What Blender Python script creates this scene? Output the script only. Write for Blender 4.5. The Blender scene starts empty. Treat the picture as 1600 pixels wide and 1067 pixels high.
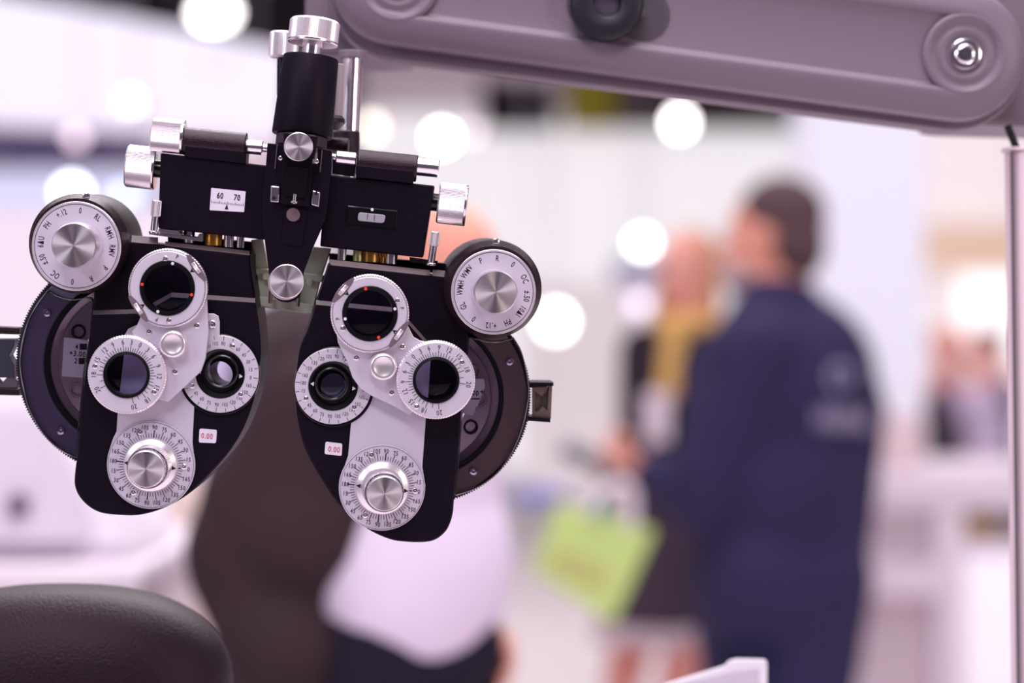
import bpy, bmesh, math, random
from mathutils import Vector, Matrix
from mathutils.bvhtree import BVHTree
random.seed(4)
PI = math.pi
SC = bpy.context.scene
COL = SC.collection
# ------------------------------------------------------------------ camera, light, exposure
CAM = Vector((0, 0, 1.38)); FPX = 85 / 36 * 1600; D0 = 1.5; K = D0 / FPX
cd = bpy.data.cameras.new('camera'); cam = bpy.data.objects.new('camera', cd); COL.objects.link(cam)
cam.location = CAM; cam.rotation_euler = (PI/2, 0, 0)
cd.lens = 85; cd.sensor_width = 36; cd.clip_start = 0.05; cd.clip_end = 200
cd.dof.use_dof = True; cd.dof.focus_distance = D0 - 0.004; cd.dof.aperture_fstop = 3.0
SC.camera = cam
SC.view_settings.view_transform = 'Standard'; SC.view_settings.look = 'None'
SC.view_settings.gamma = 1; SC.view_settings.use_curve_mapping = False
SC.view_settings.exposure = 0.0
w = bpy.data.worlds.new('hall_light'); SC.world = w; w.use_nodes = True
w.node_tree.nodes['Background'].inputs[0].default_value = (0.78, 0.71, 0.80, 1)
w.node_tree.nodes['Background'].inputs[1].default_value = 0.66

def area(name, loc, aim, sx, sy, power, col):
    l = bpy.data.lights.new(name, 'AREA'); l.shape = 'RECTANGLE'; l.size = sx; l.size_y = sy; l.energy = power; l.color = col
    o = bpy.data.objects.new(name, l); COL.objects.link(o); o.location = loc
    o.rotation_euler = (Vector(aim) - Vector(loc)).to_track_quat('-Z', 'Y').to_euler(); return o
area('hall_lamp_overhead', (0.1, 1.0, 4.0), (-0.1, 1.5, 1.4), 2.2, 1.4, 88, (1, .91, .95))
area('hall_lamp_front', (-0.3, -1.4, 4.0), (-0.1, 1.5, 1.4), 1.6, 0.7, 64, (.96, .93, 1))  # unseen front fill added to light the camera-facing sides
area('hall_lamp_left', (-2.3, -0.6, 2.6), (-0.2, 1.5, 1.4), 0.5, 0.9, 26, (.86, .90, 1))  # unseen side light added for bright wedges on the spun knobs
area('hall_lamp_right', (2.4, -0.5, 1.9), (-0.1, 1.5, 1.4), 0.5, 0.8, 22, (1, .88, .80))  # unseen counterpart at the right, added for the knob wedges too
area('hall_lamp_rear', (0.3, 4.2, 4.6), (0, 1.6, 1.4), 3.0, 1.2, 110, (.95, .93, 1))
area('hall_lamp_far', (0.5, 9.0, 6.5), (0.5, 8.5, 0), 12, 10, 800, (1, .93, .96))

# ------------------------------------------------------------------ materials
def s2l(c):
    return tuple(((x/255)/12.92 if x/255 <= .04045 else ((x/255+.055)/1.055)**2.4) for x in c)
MATS = {}
def mat(name, c, rough=.5, metal=0, spec=.5, aniso=0, bump=0, bscale=300, emit=0, coat=0, var=0, vscale=8):
    if name in MATS: return MATS[name]
    m = bpy.data.materials.new(name); m.use_nodes = True; nt = m.node_tree; b = nt.nodes['Principled BSDF']
    col = (*s2l(c), 1)
    b.inputs['Base Color'].default_value = col; b.inputs['Roughness'].default_value = rough
    b.inputs['Metallic'].default_value = metal; b.inputs['Specular IOR Level'].default_value = spec
    b.inputs['Coat Weight'].default_value = coat
    tc = nt.nodes.new('ShaderNodeTexCoord')
    if aniso:
        b.inputs['Anisotropic'].default_value = aniso
        t = nt.nodes.new('ShaderNodeTangent'); t.direction_type = 'RADIAL'; t.axis = 'Z'
        nt.links.new(t.outputs[0], b.inputs['Tangent'])
    if bump:
        n = nt.nodes.new('ShaderNodeTexNoise'); n.inputs['Scale'].default_value = bscale; n.inputs['Detail'].default_value = 2
        nt.links.new(tc.outputs['Object'], n.inputs['Vector'])
        bp = nt.nodes.new('ShaderNodeBump'); bp.inputs['Strength'].default_value = bump; bp.inputs['Distance'].default_value = .0005
        nt.links.new(n.outputs[0], bp.inputs['Height']); nt.links.new(bp.outputs[0], b.inputs['Normal'])
    if var:
        n = nt.nodes.new('ShaderNodeTexNoise'); n.inputs['Scale'].default_value = vscale
        nt.links.new(tc.outputs['Object'], n.inputs['Vector'])
        r = nt.nodes.new('ShaderNodeMapRange'); r.inputs[3].default_value = 1-var; r.inputs[4].default_value = 1+var
        nt.links.new(n.outputs[0], r.inputs[0])
        h = nt.nodes.new('ShaderNodeHueSaturation'); h.inputs['Color'].default_value = col
        nt.links.new(r.outputs[0], h.inputs['Value']); nt.links.new(h.outputs[0], b.inputs['Base Color'])
    if emit:
        b.inputs['Emission Color'].default_value = col; b.inputs['Emission Strength'].default_value = emit
    MATS[name] = m; return m
def clear(name, tint, refl=.5, rough=.02):
    m = bpy.data.materials.new(name); m.use_nodes = True; nt = m.node_tree; nt.nodes.clear()
    o = nt.nodes.new('ShaderNodeOutputMaterial'); mx = nt.nodes.new('ShaderNodeMixShader')
    t = nt.nodes.new('ShaderNodeBsdfTransparent'); t.inputs[0].default_value = (*tint, 1)
    g = nt.nodes.new('ShaderNodeBsdfGlossy'); g.inputs['Roughness'].default_value = rough
    f = nt.nodes.new('ShaderNodeFresnel'); f.inputs[0].default_value = 1.5
    ml = nt.nodes.new('ShaderNodeMath'); ml.operation = 'MULTIPLY'; ml.inputs[1].default_value = refl
    nt.links.new(f.outputs[0], ml.inputs[0]); nt.links.new(ml.outputs[0], mx.inputs[0])
    nt.links.new(t.outputs[0], mx.inputs[1]); nt.links.new(g.outputs[0], mx.inputs[2]); nt.links.new(mx.outputs[0], o.inputs[0])
    MATS[name] = m; return m
BLK = mat('black_satin_paint', (15, 9, 21), .42, spec=.12, bump=.25, bscale=2600)
BLKT = mat('black_textured_paint', (28, 16, 23), .27, spec=.34, bump=.6, bscale=1500)
BLKR = mat('black_gloss_ring', (10, 9, 13), .25, spec=.4)
RUB = mat('black_rubber', (16, 14, 22), .6, spec=.3)
for m_ in (BLKT, BLK): m_.node_tree.nodes['Principled BSDF'].inputs['Specular Tint'].default_value = (1, .78, .92, 1)
SIL = mat('silver_satin_paint', (200, 190, 208), .42, metal=.25, spec=.4, bump=.15, bscale=3000)
CHR = mat('chrome', (238, 230, 238), .2, metal=1)
ALU = mat('knurled_aluminium', (238, 228, 236), .3, metal=.85)
SPUN = mat('spun_aluminium', (235, 225, 232), .3, metal=1, aniso=.92)
BRS = mat('brass', (190, 140, 70), .3, metal=1)
INK = mat('black_ink', (25, 22, 32), .6, spec=.2)
INKR = mat('red_ink', (190, 40, 60), .6, spec=.2)
WHT = mat('white_enamel', (214, 204, 222), .4)
RED = mat('red_enamel', (225, 55, 30), .4)
MILK = mat('grey_bracket_metal', (196, 194, 180), .32, metal=.2)
WHEEL = mat('wheel_grey_metal', (126, 116, 148), .35, metal=.15)
WHEELB = mat('wheel_brown_metal', (152, 128, 122), .32, metal=.4)
WHIN = mat('wheel_inner_metal', (188, 168, 178), .25, metal=.35)
LEDGE = mat('worn_edge_paint', (92, 76, 82), .4, spec=.6, bump=.8, bscale=1500)  # paler paint on up-facing chamfers puts overhead light into the colour
GLASS = clear('lens_glass_dark', (.42, .42, .60), .5)
GLASSL = clear('lens_glass_light', (.80, .78, .90), .35)
PLAS = clear('clear_plastic', (.90, .88, .93), .9, .04)
PLASE = clear('clear_plastic_edge', (.6, .57, .65), 6.0, .15)
ARM = mat('grey_arm_paint', (115, 99, 114), .38, spec=.4, bump=.3, bscale=1800)
ARMD = mat('grey_housing_paint', (116, 100, 114), .45, spec=.35)
STL = mat('column_paint', (232, 208, 218), .4)
LEA = mat('black_leather', (26, 15, 25), .45, spec=.26, bump=1.0, bscale=600)

LEA.node_tree.nodes['Principled BSDF'].inputs['Specular Tint'].default_value = (1, .72, .86, 1)
# ------------------------------------------------------------------ object helpers
WM = {}
def link(name, me, m=None, parent=None, W=None):
    o = bpy.data.objects.new(name, me); COL.objects.link(o)
    W = W or Matrix(); WM[o] = W
    if m is not None and me is not None: me.materials.clear(); me.materials.append(m)
    if parent: o.parent = parent; o.matrix_basis = WM[parent].inverted() @ W
    else: o.matrix_basis = W
    return o
def tag(o, label, cat, group=None, kind=None):
    if label: o['label'] = label
    if cat: o['category'] = cat
    if group: o['group'] = group
    if kind: o['kind'] = kind
    return o
def thing(name, loc, label, cat, group=None, W=None):
    return tag(link(name, None, W=W or Matrix.Translation(Vector(loc))), label, cat, group)
def lab(o, s): o['label'] = s; return o
def smooth(me, ang=35):
    for p in me.polygons: p.use_smooth = True
    me.set_sharp_from_angle(angle=math.radians(ang)); return me
def tomesh(bm, name='m', ang=35):
    bmesh.ops.recalc_face_normals(bm, faces=bm.faces)
    me = bpy.data.meshes.new(name); bm.to_mesh(me); bm.free(); return smooth(me, ang)
def P(px, py, Y): return Vector(((px-800)/FPX*Y, Y, 1.38 - (py-533.5)/FPX*Y))

class Fr:
    def __init__(s, px, py, Y, roll=0, yaw=0, pitch=0):
        B = Matrix(((1,0,0),(0,0,-1),(0,1,0)))
        r = math.radians
        s.R = B @ Matrix.Rotation(r(yaw),3,'Y') @ Matrix.Rotation(r(pitch),3,'X') @ Matrix.Rotation(r(roll),3,'Z')
        s.O = P(px, py, Y); s.roll = roll
        s.W = Matrix.Translation(s.O) @ s.R.to_4x4()
    def uv(s, px, py, h=0):
        d = Vector(((px-800)/FPX, 1, -(py-533.5)/FPX)); n = s.R.col[2]
        t = (h + n.dot(s.O - CAM)) / n.dot(d)
        return s.R.transposed() @ (CAM + d*t - s.O)
    def at(s, px, py, h=0): return s.W @ Matrix.Translation(s.uv(px, py, h))

def lathe(prof, seg=72, ridges=None, cap=True, sector=None):
    """profile of (radius, z); ridges = (first, last, depth) gives alternate columns a smaller radius"""
    bm = bmesh.new(); rows = []
    for i, (r, z) in enumerate(prof):
        if r < 1e-7: rows.append([bm.verts.new((0,0,z))]); continue
        row = []
        for j in range(seg):
            rr = r - (ridges[2] if ridges and ridges[0] <= i <= ridges[1] and j % 2 else 0)
            a = 2*PI*j/seg if sector is None else sector[0] + (sector[1]-sector[0])*j/(seg-1); row.append(bm.verts.new((rr*math.cos(a), rr*math.sin(a), z)))
        rows.append(row)
    for A, B in zip(rows, rows[1:]):
        for j in range(seg if sector is None else seg-1):
            k = (j+1) % seg
            if len(A) == 1: bm.faces.new((A[0], B[j], B[k]))
            elif len(B) == 1: bm.faces.new((A[j], A[k], B[0]))
            else: bm.faces.new((A[j], A[k], B[k], B[j]))
    return bm
def solid(r, z0, z1, bev=.0005, seg=72, ridges=0, r1=None):
    r1 = r if r1 is None else r1
    return lathe([(0,z0),(r-bev,z0),(r,z0+bev),(r1,z1-bev),(r1-bev,z1),(0,z1)], seg, (2,3,ridges) if ridges else None)
def ring(ri, ro, z0, z1, bev=.0004, seg=96, ridges=0, sector=None):
    bm = lathe([(ri,z0),(ro-bev,z0),(ro,z0+bev),(ro,z1-bev),(ro-bev,z1),(ri+bev,z1),(ri,z1-bev),(ri,z0)], seg, (1,4,ridges) if ridges else None, True, sector)
    bmesh.ops.remove_doubles(bm, verts=bm.verts, dist=1e-7); return bm
def catmull(pts, sharp=(), n=6):
    N = len(pts); out = []
    for i in range(N):
        a, b = pts[i], pts[(i+1)%N]
        p0 = pts[i-1] if i not in sharp else a
        p3 = pts[(i+2)%N] if (i+1)%N not in sharp else b
        for k in range(n):
            t = k/n; q = []
            for c in (0,1):
                q.append(.5*((2*a[c]) + (-p0[c]+b[c])*t + (2*p0[c]-5*a[c]+4*b[c]-p3[c])*t*t + (-p0[c]+3*a[c]-3*b[c]+p3[c])*t**3))
            out.append(tuple(q))
    return out
def fillet(pts, r, n=4):
    out = []; N = len(pts)
    for i in range(N):
        a, b, c = Vector(pts[i-1][:2]), Vector(pts[i][:2]), Vector(pts[(i+1)%N][:2])
        u, v = (a-b), (c-b); d = min(r, u.length*.45, v.length*.45)
        p, q = b+u.normalized()*d, b+v.normalized()*d
        for k in range(n+1):
            t = k/n; out.append(tuple(p*(1-t)**2 + b*2*t*(1-t) + q*t*t))
    return out
def slab(outer, z0, z1, holes=(), bev=0):
    """prism of 2D outline with holes; cap edge chamfered by bev"""
    bm = bmesh.new(); es = []; loops = []
    def off(L, d):
        out = []; N = len(L); A = sum(L[i][0]*L[(i+1)%N][1]-L[(i+1)%N][0]*L[i][1] for i in range(N))
        sg = 1 if A > 0 else -1
        for i in range(N):
            a, b, c = Vector(L[i-1]), Vector(L[i]), Vector(L[(i+1)%N])
            e1, e2 = (b-a), (c-b)
            if e1.length < 1e-9 or e2.length < 1e-9: out.append(tuple(b)); continue
            n = (Vector((-e1.y, e1.x)).normalized() + Vector((-e2.y, e2.x)).normalized())
            n = n.normalized() if n.length > 1e-6 else Vector((0,0))
            out.append(tuple(b + n*sg*d))
        return out
    for L, s in [(outer, 1)] + [(h, -1) for h in holes]:
        rows = [[bm.verts.new((x,y,z0)) for x,y in L]]
        if bev:
            rows.append([bm.verts.new((x,y,z1-bev)) for x,y in L]); rows.append([bm.verts.new((x,y,z1)) for x,y in off(L, bev*s)])
        else: rows.append([bm.verts.new((x,y,z1)) for x,y in L])
        for A, B in zip(rows, rows[1:]):
            for i in range(len(L)): bm.faces.new((A[i], A[(i+1)%len(L)], B[(i+1)%len(L)], B[i]))
        loops.append(rows)
    for idx in (0, -1):
        ed = []
        for rows in loops:
            R = rows[idx]
            for i in range(len(R)):
                e = bm.edges.get((R[i], R[(i+1)%len(R)])); ed.append(e)
        bmesh.ops.triangle_fill(bm, use_beauty=True, use_dissolve=False, edges=ed)
    return bm
def plate(name, F, pts, h1, th, m, parent, r=0, holes=(), bev=.0004, ang=30):
    L = [tuple(F.uv(x, y, h1)[:2]) for x, y in pts]
    if r: L = fillet(L, r)
    return link(name, tomesh(slab(L, h1-th, h1, holes, bev), name, ang), m, parent, F.W)
def rod(name, F, a, b, ha, r, m, parent, hb=None, prof=None, ridges=0, seg=48, bev=.0006):
    """cylinder whose axis runs between two pixels at depth ha / hb in the frame"""
    A = F.uv(*a, ha); B = F.uv(*b, ha if hb is None else hb); L = (B-A).length
    q = (B-A).to_track_quat('Z', 'Y').to_matrix().to_4x4()
    W = F.W @ Matrix.Translation(A) @ q
    bm = lathe(prof(L), seg) if prof else solid(r, 0, L, bev, seg, ridges)
    return link(name, tomesh(bm, name, 40 if not ridges else 20), m, parent, W)
def box_bm(x0,x1,y0,y1,z0,z1,bev=0,seg=2):
    bm = bmesh.new(); bmesh.ops.create_cube(bm, size=1)
    for v in bm.verts: v.co = ((x0+x1)/2+v.co.x*(x1-x0), (y0+y1)/2+v.co.y*(y1-y0), (z0+z1)/2+v.co.z*(z1-z0))
    if bev: bmesh.ops.bevel(bm, geom=bm.edges[:], offset=bev, segments=seg, affect='EDGES', profile=.5)
    return bm
def circ(c, r, n=48): return [(c[0]+r*math.cos(2*PI*i/n), c[1]+r*math.sin(2*PI*i/n)) for i in range(n)]

# ------------------------------------------------------------------ lettering
TC = {}
BOLD = 0.0
def glyphs(s):
    key = (s, BOLD)
    if key in TC: return TC[key]
    cu = bpy.data.curves.new('t', 'FONT'); cu.body = s; cu.size = 1; cu.resolution_u = 2; cu.align_x = 'CENTER'
    cu.space_character = 1.12; cu.offset = BOLD
    o = bpy.data.objects.new('t', cu); COL.objects.link(o); bpy.context.view_layer.update()
    ev = o.evaluated_get(bpy.context.evaluated_depsgraph_get()); me = ev.to_mesh()
    vs = [(v.co.x, v.co.y) for v in me.vertices]; fs = [tuple(p.vertices) for p in me.polygons]
    ev.to_mesh_clear(); bpy.data.objects.remove(o); bpy.data.curves.remove(cu)
    TC[key] = (vs, fs); return TC[key]
def write(V, Fc, s, x, y, rot, H, nar=.72):
    vs, fs = glyphs(s); k = H/.70; b = len(V); c, sn = math.cos(rot), math.sin(rot)
    for a, d in vs:
        a *= k*nar; d = d*k - H/2; V.append((x+a*c-d*sn, y+a*sn+d*c, 0))
    Fc += [tuple(b+i for i in f) for f in fs]
def stroke(V, Fc, x0, y0, x1, y1, wd):
    d = Vector((x1-x0, y1-y0)).normalized(); n = Vector((-d.y, d.x))*wd/2; b = len(V)
    V += [(x0+n.x,y0+n.y,0),(x0-n.x,y0-n.y,0),(x1-n.x,y1-n.y,0),(x1+n.x,y1+n.y,0)]; Fc.append((b,b+1,b+2,b+3))
def poly(V, Fc, pts): b = len(V); V += [(x,y,0) for x,y in pts]; Fc.append(tuple(range(b, b+len(pts))))
def marks(name, V, Fc, m, parent, W):
    bm = bmesh.new(); vs = [bm.verts.new(v) for v in V]
    for f in Fc:
        try: bm.faces.new([vs[i] for i in f])
        except ValueError: pass
    for f in bm.faces:
        if f.normal.z == 0: f.normal_update()
        if f.normal.z < 0: f.normal_flip()
    g = bmesh.ops.extrude_face_region(bm, geom=bm.faces[:])
    for e in g['geom']:
        if isinstance(e, bmesh.types.BMVert): e.co.z += .00012
    me = bpy.data.meshes.new(name); bm.to_mesh(me); bm.free()
    return link(name, me, m, parent, W)
def up(W, z): return W @ Matrix.Translation((0,0,z))
def pol(r, a): a = math.radians(a); return r*math.cos(a), r*math.sin(a)

SCREW = None
def screw(F, px, py, h, r, parent, name='screw'):
    global SCREW
    if SCREW is None:
        bm = lathe([(0,0),(1,0),(1,.25),(.8,.45),(.45,.52),(.3,.35),(0,.3)], 20)
        SCREW = tomesh(bm, 'screw', 30); SCREW.materials.append(CHR)
    W = F.at(px, py, h) @ Matrix.Scale(r, 4)
    o = bpy.data.objects.new(name, SCREW); COL.objects.link(o); o.parent = parent; o.matrix_basis = WM[parent].inverted() @ W; WM[o] = W
    return o

# ================================================================== THE PLACE
FLOOR = mat('hall_floor', (228, 216, 220), .35, spec=.4, var=.05, vscale=.5)
WALLM = mat('hall_white_board', (240, 230, 238), .6, var=.02, vscale=1)
def block(name, pts, Y, depth, m, label=None, cat=None, kind=None, parent=None, group=None, bev=.01, r=0):
    """upright board with outline given where it stands at distance Y"""
    L = [(P(x,y,Y).x, P(x,y,Y).z) for x, y in pts]
    if r: L = fillet(L, r)
    c = (sum(p[0] for p in L)/len(L), sum(p[1] for p in L)/len(L))
    L = [(p[0]-c[0], p[1]-c[1]) for p in L]
    W = Matrix.Translation((c[0], Y, c[1])) @ Matrix.Rotation(PI/2, 4, 'X')
    o = link(name, tomesh(slab(L, -depth, 0, (), min(bev, depth/3)), name), m, parent, W)
    return tag(o, label, cat, group, kind)
def rect(x0, y0, x1, y1): return [(x0,y1),(x1,y1),(x1,y0),(x0,y0)]
def zbox(name, x0, x1, y0, y1, z0, z1, m, parent=None, bev=.01):
    c = Vector(((x0+x1)/2, (y0+y1)/2, z0))
    return link(name, tomesh(box_bm(x0-c.x,x1-c.x,y0-c.y,y1-c.y,0,z1-z0,bev), name), m, parent, Matrix.Translation(c))
def gz(py, Y): return 1.38 - (py-533.5)/FPX*Y
def gx(px, Y): return (px-800)/FPX*Y

o = zbox('wall_back', -5, 5, -2.9, -2.7, 0, 5.5, mat('dark_booth_wall', (58, 46, 62), .8), bev=0); o['kind'] = 'structure'  # unseen dark wall added behind the camera to darken front reflections
o = zbox('floor', -14, 14, -3, 34, -.1, 0, FLOOR, bev=0); o['kind'] = 'structure'
for sd_, x_ in (('left', -14.2), ('right', 14)):
    o = zbox('wall_' + sd_, x_, x_+.2, -3, 32, 0, 8, WALLM, bev=0); o['kind'] = 'structure'
o = zbox('wall_far', -14, 14, 32, 32.3, 0, 8, WALLM, bev=0); o['kind'] = 'structure'
CEIL = mat('dark_hall_ceiling', (70, 56, 72), .8)
o = zbox('ceiling', -14, 14, 7.5, 32, 8, 8.2, CEIL, bev=0); o['kind'] = 'structure'

EMW = lambda n, c, e: mat(n, c, .6, emit=e)  # emission on backlit sign and screen; elsewhere it stands in for falling light
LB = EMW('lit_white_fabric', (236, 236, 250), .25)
LB2 = EMW('lit_white_board', (243, 239, 243), .78)  # booth wall is no lamp; glow added to whiten it
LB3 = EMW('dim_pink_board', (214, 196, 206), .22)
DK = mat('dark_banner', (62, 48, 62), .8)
DKB = mat('dark_blue_banner', (84, 74, 110), .8)
def fascia(pts, Y, m, label, cat='board', depth=.15, name='display_board', wires=True):
    o = block(name, pts, Y, depth, m, label, cat)
    xs = [P(x,y,Y).x for x, y in pts]; zs = [P(x,y,Y).z for x, y in pts]; z0 = min(zs)
    if z0 > .05 and wires:
        for k in (.2, .8):
            x = min(xs) + (max(xs)-min(xs))*k
            link('hanging_wire', tomesh(solid(.003, 0, 8-max(zs)+.5 if max(zs) < 7.5 else .3, .001, 8)), CHR, o, Matrix.Translation((x, Y+depth/2, min(8, max(zs))-.5)))
    return o
# far walls and booth boards
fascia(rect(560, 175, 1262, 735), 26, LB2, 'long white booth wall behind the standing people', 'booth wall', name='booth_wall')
fascia(rect(560, 100, 770, 190), 26.5, LB3, 'pinkish grey board between the chrome post and the dark banner')
fascia(rect(752, 124, 872, 202), 25, DK, 'dark banner left of the yellow banner', 'banner', name='banner')  # dark sheet put in for the hall darkness between the boards
fascia(rect(884, 110, 962, 202), 24.8, mat('yellow_banner', (196, 182, 52), .7), 'olive yellow banner hanging between two dark banners', 'banner', name='banner')
fascia(rect(962, 110, 1262, 200), 25, mat('dark_olive_banner', (78, 66, 70), .8), 'wide dark banner right of the yellow banner', 'banner', name='banner')  # also a dark sheet in place of an unlit gap
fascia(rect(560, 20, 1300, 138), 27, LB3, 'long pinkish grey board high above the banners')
fascia(rect(-60, -40, 560, 175), 30, DK, 'dark hanging cloth high up at the left', 'cloth', name='hanging_cloth')  # dark sheet standing in for the unlit ceiling above the sign
fascia([(-80, 190), (440, 215), (450, 80), (330, 55), (110, 12), (-80, -20)], 9, LB, 'large backlit white fabric sign with a slanted top edge', 'sign', name='lightbox_sign', depth=.12)
fascia([(230, 300), (440, 300), (440, 120), (230, 150)], 16, LB3, 'pinkish grey board under the large backlit white sign')
fascia(rect(-80, 196, 236, 262), 14, DKB, 'dark violet banner under the large backlit sign', 'banner', name='banner')  # bluish sheet put where the hall is only dark
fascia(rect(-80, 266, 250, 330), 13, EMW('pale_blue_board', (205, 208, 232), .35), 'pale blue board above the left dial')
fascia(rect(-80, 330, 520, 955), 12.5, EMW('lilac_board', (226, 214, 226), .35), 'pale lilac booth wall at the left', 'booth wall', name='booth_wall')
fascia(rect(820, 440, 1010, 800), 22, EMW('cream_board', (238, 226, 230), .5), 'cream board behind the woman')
fascia(rect(805, 765, 880, 785), 9.6, mat('blue_strip', (120, 120, 205), .6), 'low blue strip sign left of the green bag', 'sign', name='strip_sign')
fascia(rect(960, 405, 1040, 440), 20, mat('lilac_strip', (176, 172, 228), .6), 'small lilac sign beside the woman\'s head', 'sign', name='strip_sign')
# pillar and right side
fascia(rect(1258, -40, 1446, 1141), 8.6, EMW('pillar_white', (222, 222, 234), .28), 'tall white pillar behind the man', 'pillar', name='pillar', depth=.4)  # pillar glows slightly in place of light falling on it
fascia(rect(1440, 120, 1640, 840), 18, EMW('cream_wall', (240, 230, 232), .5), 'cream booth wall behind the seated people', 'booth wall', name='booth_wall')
fascia(rect(1438, 350, 1600, 422), 17.5, EMW('ochre_poster', (232, 200, 176), .25), 'long ochre poster on the cream wall at the right', 'poster', name='poster')  # emission added to brighten the poster, which is no lamp
fascia(rect(1500, 430, 1600, 560), 17, EMW('lit_screen', (250, 250, 252), .9), 'bright white lit screen at the right', 'screen', name='lit_screen', depth=.08)

# ceiling lamps : each a small round housing with a glowing disc, hung from a cable
LAMPM = {}
def lamp(px, py, Y, rpx, e, label, c=(255, 248, 246), cable=True, sx=1):
    r = rpx/FPX*Y; c0 = P(px, py, Y)
    W = Matrix.Translation(c0) @ Matrix.Rotation(PI/2, 4, 'X')
    key = (c, e)
    if key not in LAMPM: LAMPM[key] = mat('lamp_glow_%d' % len(LAMPM), c, .5, emit=e)
    t = thing('spot_lamp', c0, label, 'lamp', 'round lamps in the hall')
    me = tomesh(lathe([(0,.0),(r,.0),(r*.95,.02),(0,.03)], 32)); me.transform(Matrix.Diagonal((sx,1,1,1)))
    link('lamp_glass', me, LAMPM[key], t, W)
    me = tomesh(lathe([(0,-.25),(r*.6,-.25),(r*1.08,-.05),(r*1.08,.0),(r,.0)], 32)); me.transform(Matrix.Diagonal((sx,1,1,1)))
    link('lamp_housing', me, DK, t, W)
    if cable:
        top = 8 - c0.z if Y >= 10 else 6 - c0.z
        link('cable', tomesh(solid(.003, 0, max(top,.2), .001, 8)), CHR, t, Matrix.Translation(c0 + Vector((0,.1,0))))
    return t
lamp(335, 20, 9.0 - .6, 22, 7, 'large oval lamp against the dark cloth at top left', sx=1.5)
lamp(1062, 191, 22, 13, 14, 'bright lamp on the wide dark banner above the woman')
lamp(690, 215, 16, 14, 11, 'bright lamp right of the chrome post, above the right dial')
lamp(737, 207, 20, 9, 3.5, 'faint lamp beside the bright lamp above the right dial', (240, 215, 225))
lamp(580, 198, 18, 11, 5, 'cream lamp just right of the chrome post', (255, 244, 222))
lamp(392, 212, 14, 10, 4.2, 'dim pinkish lamp left of the black cylinder', (235, 218, 228))
lamp(205, 160, 8.2, 14, 3, 'soft lamp on the lower edge of the backlit sign', (245, 225, 240))
lamp(119, 214, 8.4, 12, 2.6, 'greyish lamp on the dark violet banner', (225, 200, 215))
lamp(112, 300, 11, 18, 7, 'white lamp above the left dial', (245, 245, 255), cable=True)
lamp(195, 303, 11.5, 12, 3.2, 'pale blue lamp beside the left thumb wheel', (190, 210, 250))
lamp(868, 502, 15, 20, 8, 'bright white lamp right of the right dial')
lamp(1004, 380, 16, 13, 9, 'bright round lamp left of the woman\'s head')
lamp(1000, 475, 14, 12, 2.2, 'faint lilac lamp left of the woman\'s chin', (236, 220, 250))

# counters on the right
CW = mat('white_laminate', (226, 212, 224), .45)
CP = mat('pinkish_panel', (205, 188, 198), .55)
Y0 = 7.0
t = thing('display_counter', (gx(1480,Y0), Y0, 0), 'white display counter with an open shelf behind the man', 'counter')
zbox('counter_top', gx(1350,Y0), gx(1700,Y0), Y0, Y0+.9, gz(800,Y0), gz(738,Y0), CW, t)
zbox('front_panel', gx(1350,Y0), gx(1463,Y0), Y0+.05, Y0+.1, .05, gz(800,Y0), CP, t)
zbox('side_post', gx(1463,Y0), gx(1508,Y0), Y0, Y0+.9, 0, gz(800,Y0), CW, t)
zbox('shelf', gx(1508,Y0), gx(1700,Y0), Y0+.02, Y0+.9, gz(870,Y0), gz(842,Y0), CW, t)
zbox('shelf_back', gx(1508,Y0), gx(1700,Y0), Y0+.8, Y0+.85, 0, gz(800,Y0), CP, t)
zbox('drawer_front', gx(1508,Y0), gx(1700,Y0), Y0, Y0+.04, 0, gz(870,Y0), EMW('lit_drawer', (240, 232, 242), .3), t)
zbox('kick_rail', gx(1340,Y0), gx(1463,Y0), Y0-.02, Y0+.05, gz(935,Y0), gz(880,Y0), CW, t)
b = zbox('book', gx(1508,Y0-.0)+.01, gx(1570,Y0), Y0+.1, Y0+.4, gz(842,Y0), gz(803,Y0), mat('yellow_cover', (196, 164, 50), .6), bev=.004)
tag(b, 'thick yellow book on the shelf of the white counter', 'book')
link('dark_spine', tomesh(box_bm(-.04,.075,-.16,.14,0,.02,.003)), DKB, b, WM[b] @ Matrix.Translation((0,0,gz(803,Y0)-.02-gz(842,Y0)+.001)))
b = zbox('cardboard_box', gx(1380,Y0), gx(1462,Y0), Y0+.2, Y0+.45, gz(738,Y0), gz(655,Y0), mat('pale_pink_card', (232, 208, 212), .7), bev=.006)
tag(b, 'pale pink box standing on the white counter by the man', 'box')
link('box_lid', tomesh(box_bm(-.08,.08,-.13,.13,-.01,.012,.003)), CW, b, WM[b] @ Matrix.Translation((0,0,gz(655,Y0)-gz(738,Y0))))

# white slant-fronted instrument and desk at the left
Yl = 3.4
t = thing('white_desk', (gx(60,Yl), Yl+.3, 0), 'white desk with a pinkish front at the lower left', 'desk')
zbox('desk_top', gx(-330,Yl), gx(232,Yl), Yl-.05, Yl+.7, gz(925,Yl), gz(880,Yl), CW, t)
zbox('desk_leg', gx(-300,Yl), gx(-270,Yl), Yl, Yl+.6, 0, gz(925,Yl), CP, t)
zbox('desk_leg', gx(190,Yl), gx(215,Yl), Yl, Yl+.6, 0, gz(925,Yl), CP, t)
zbox('desk_panel', gx(-270,Yl), gx(190,Yl), Yl+.3, Yl+.34, .1, gz(925,Yl), CW, t)
t = thing('eye_instrument', (gx(20,Yl), Yl+.2, gz(880,Yl)), 'white slant-sided eye test instrument on the white desk', 'instrument')
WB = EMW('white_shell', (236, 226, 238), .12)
body = block('instrument_body', [(-160,874),(222,874),(205,800),(150,690),(110,600),(40,545),(-40,530),(-160,530)], Yl+.05, .35, WB, parent=t, r=.02, bev=.02)
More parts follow.
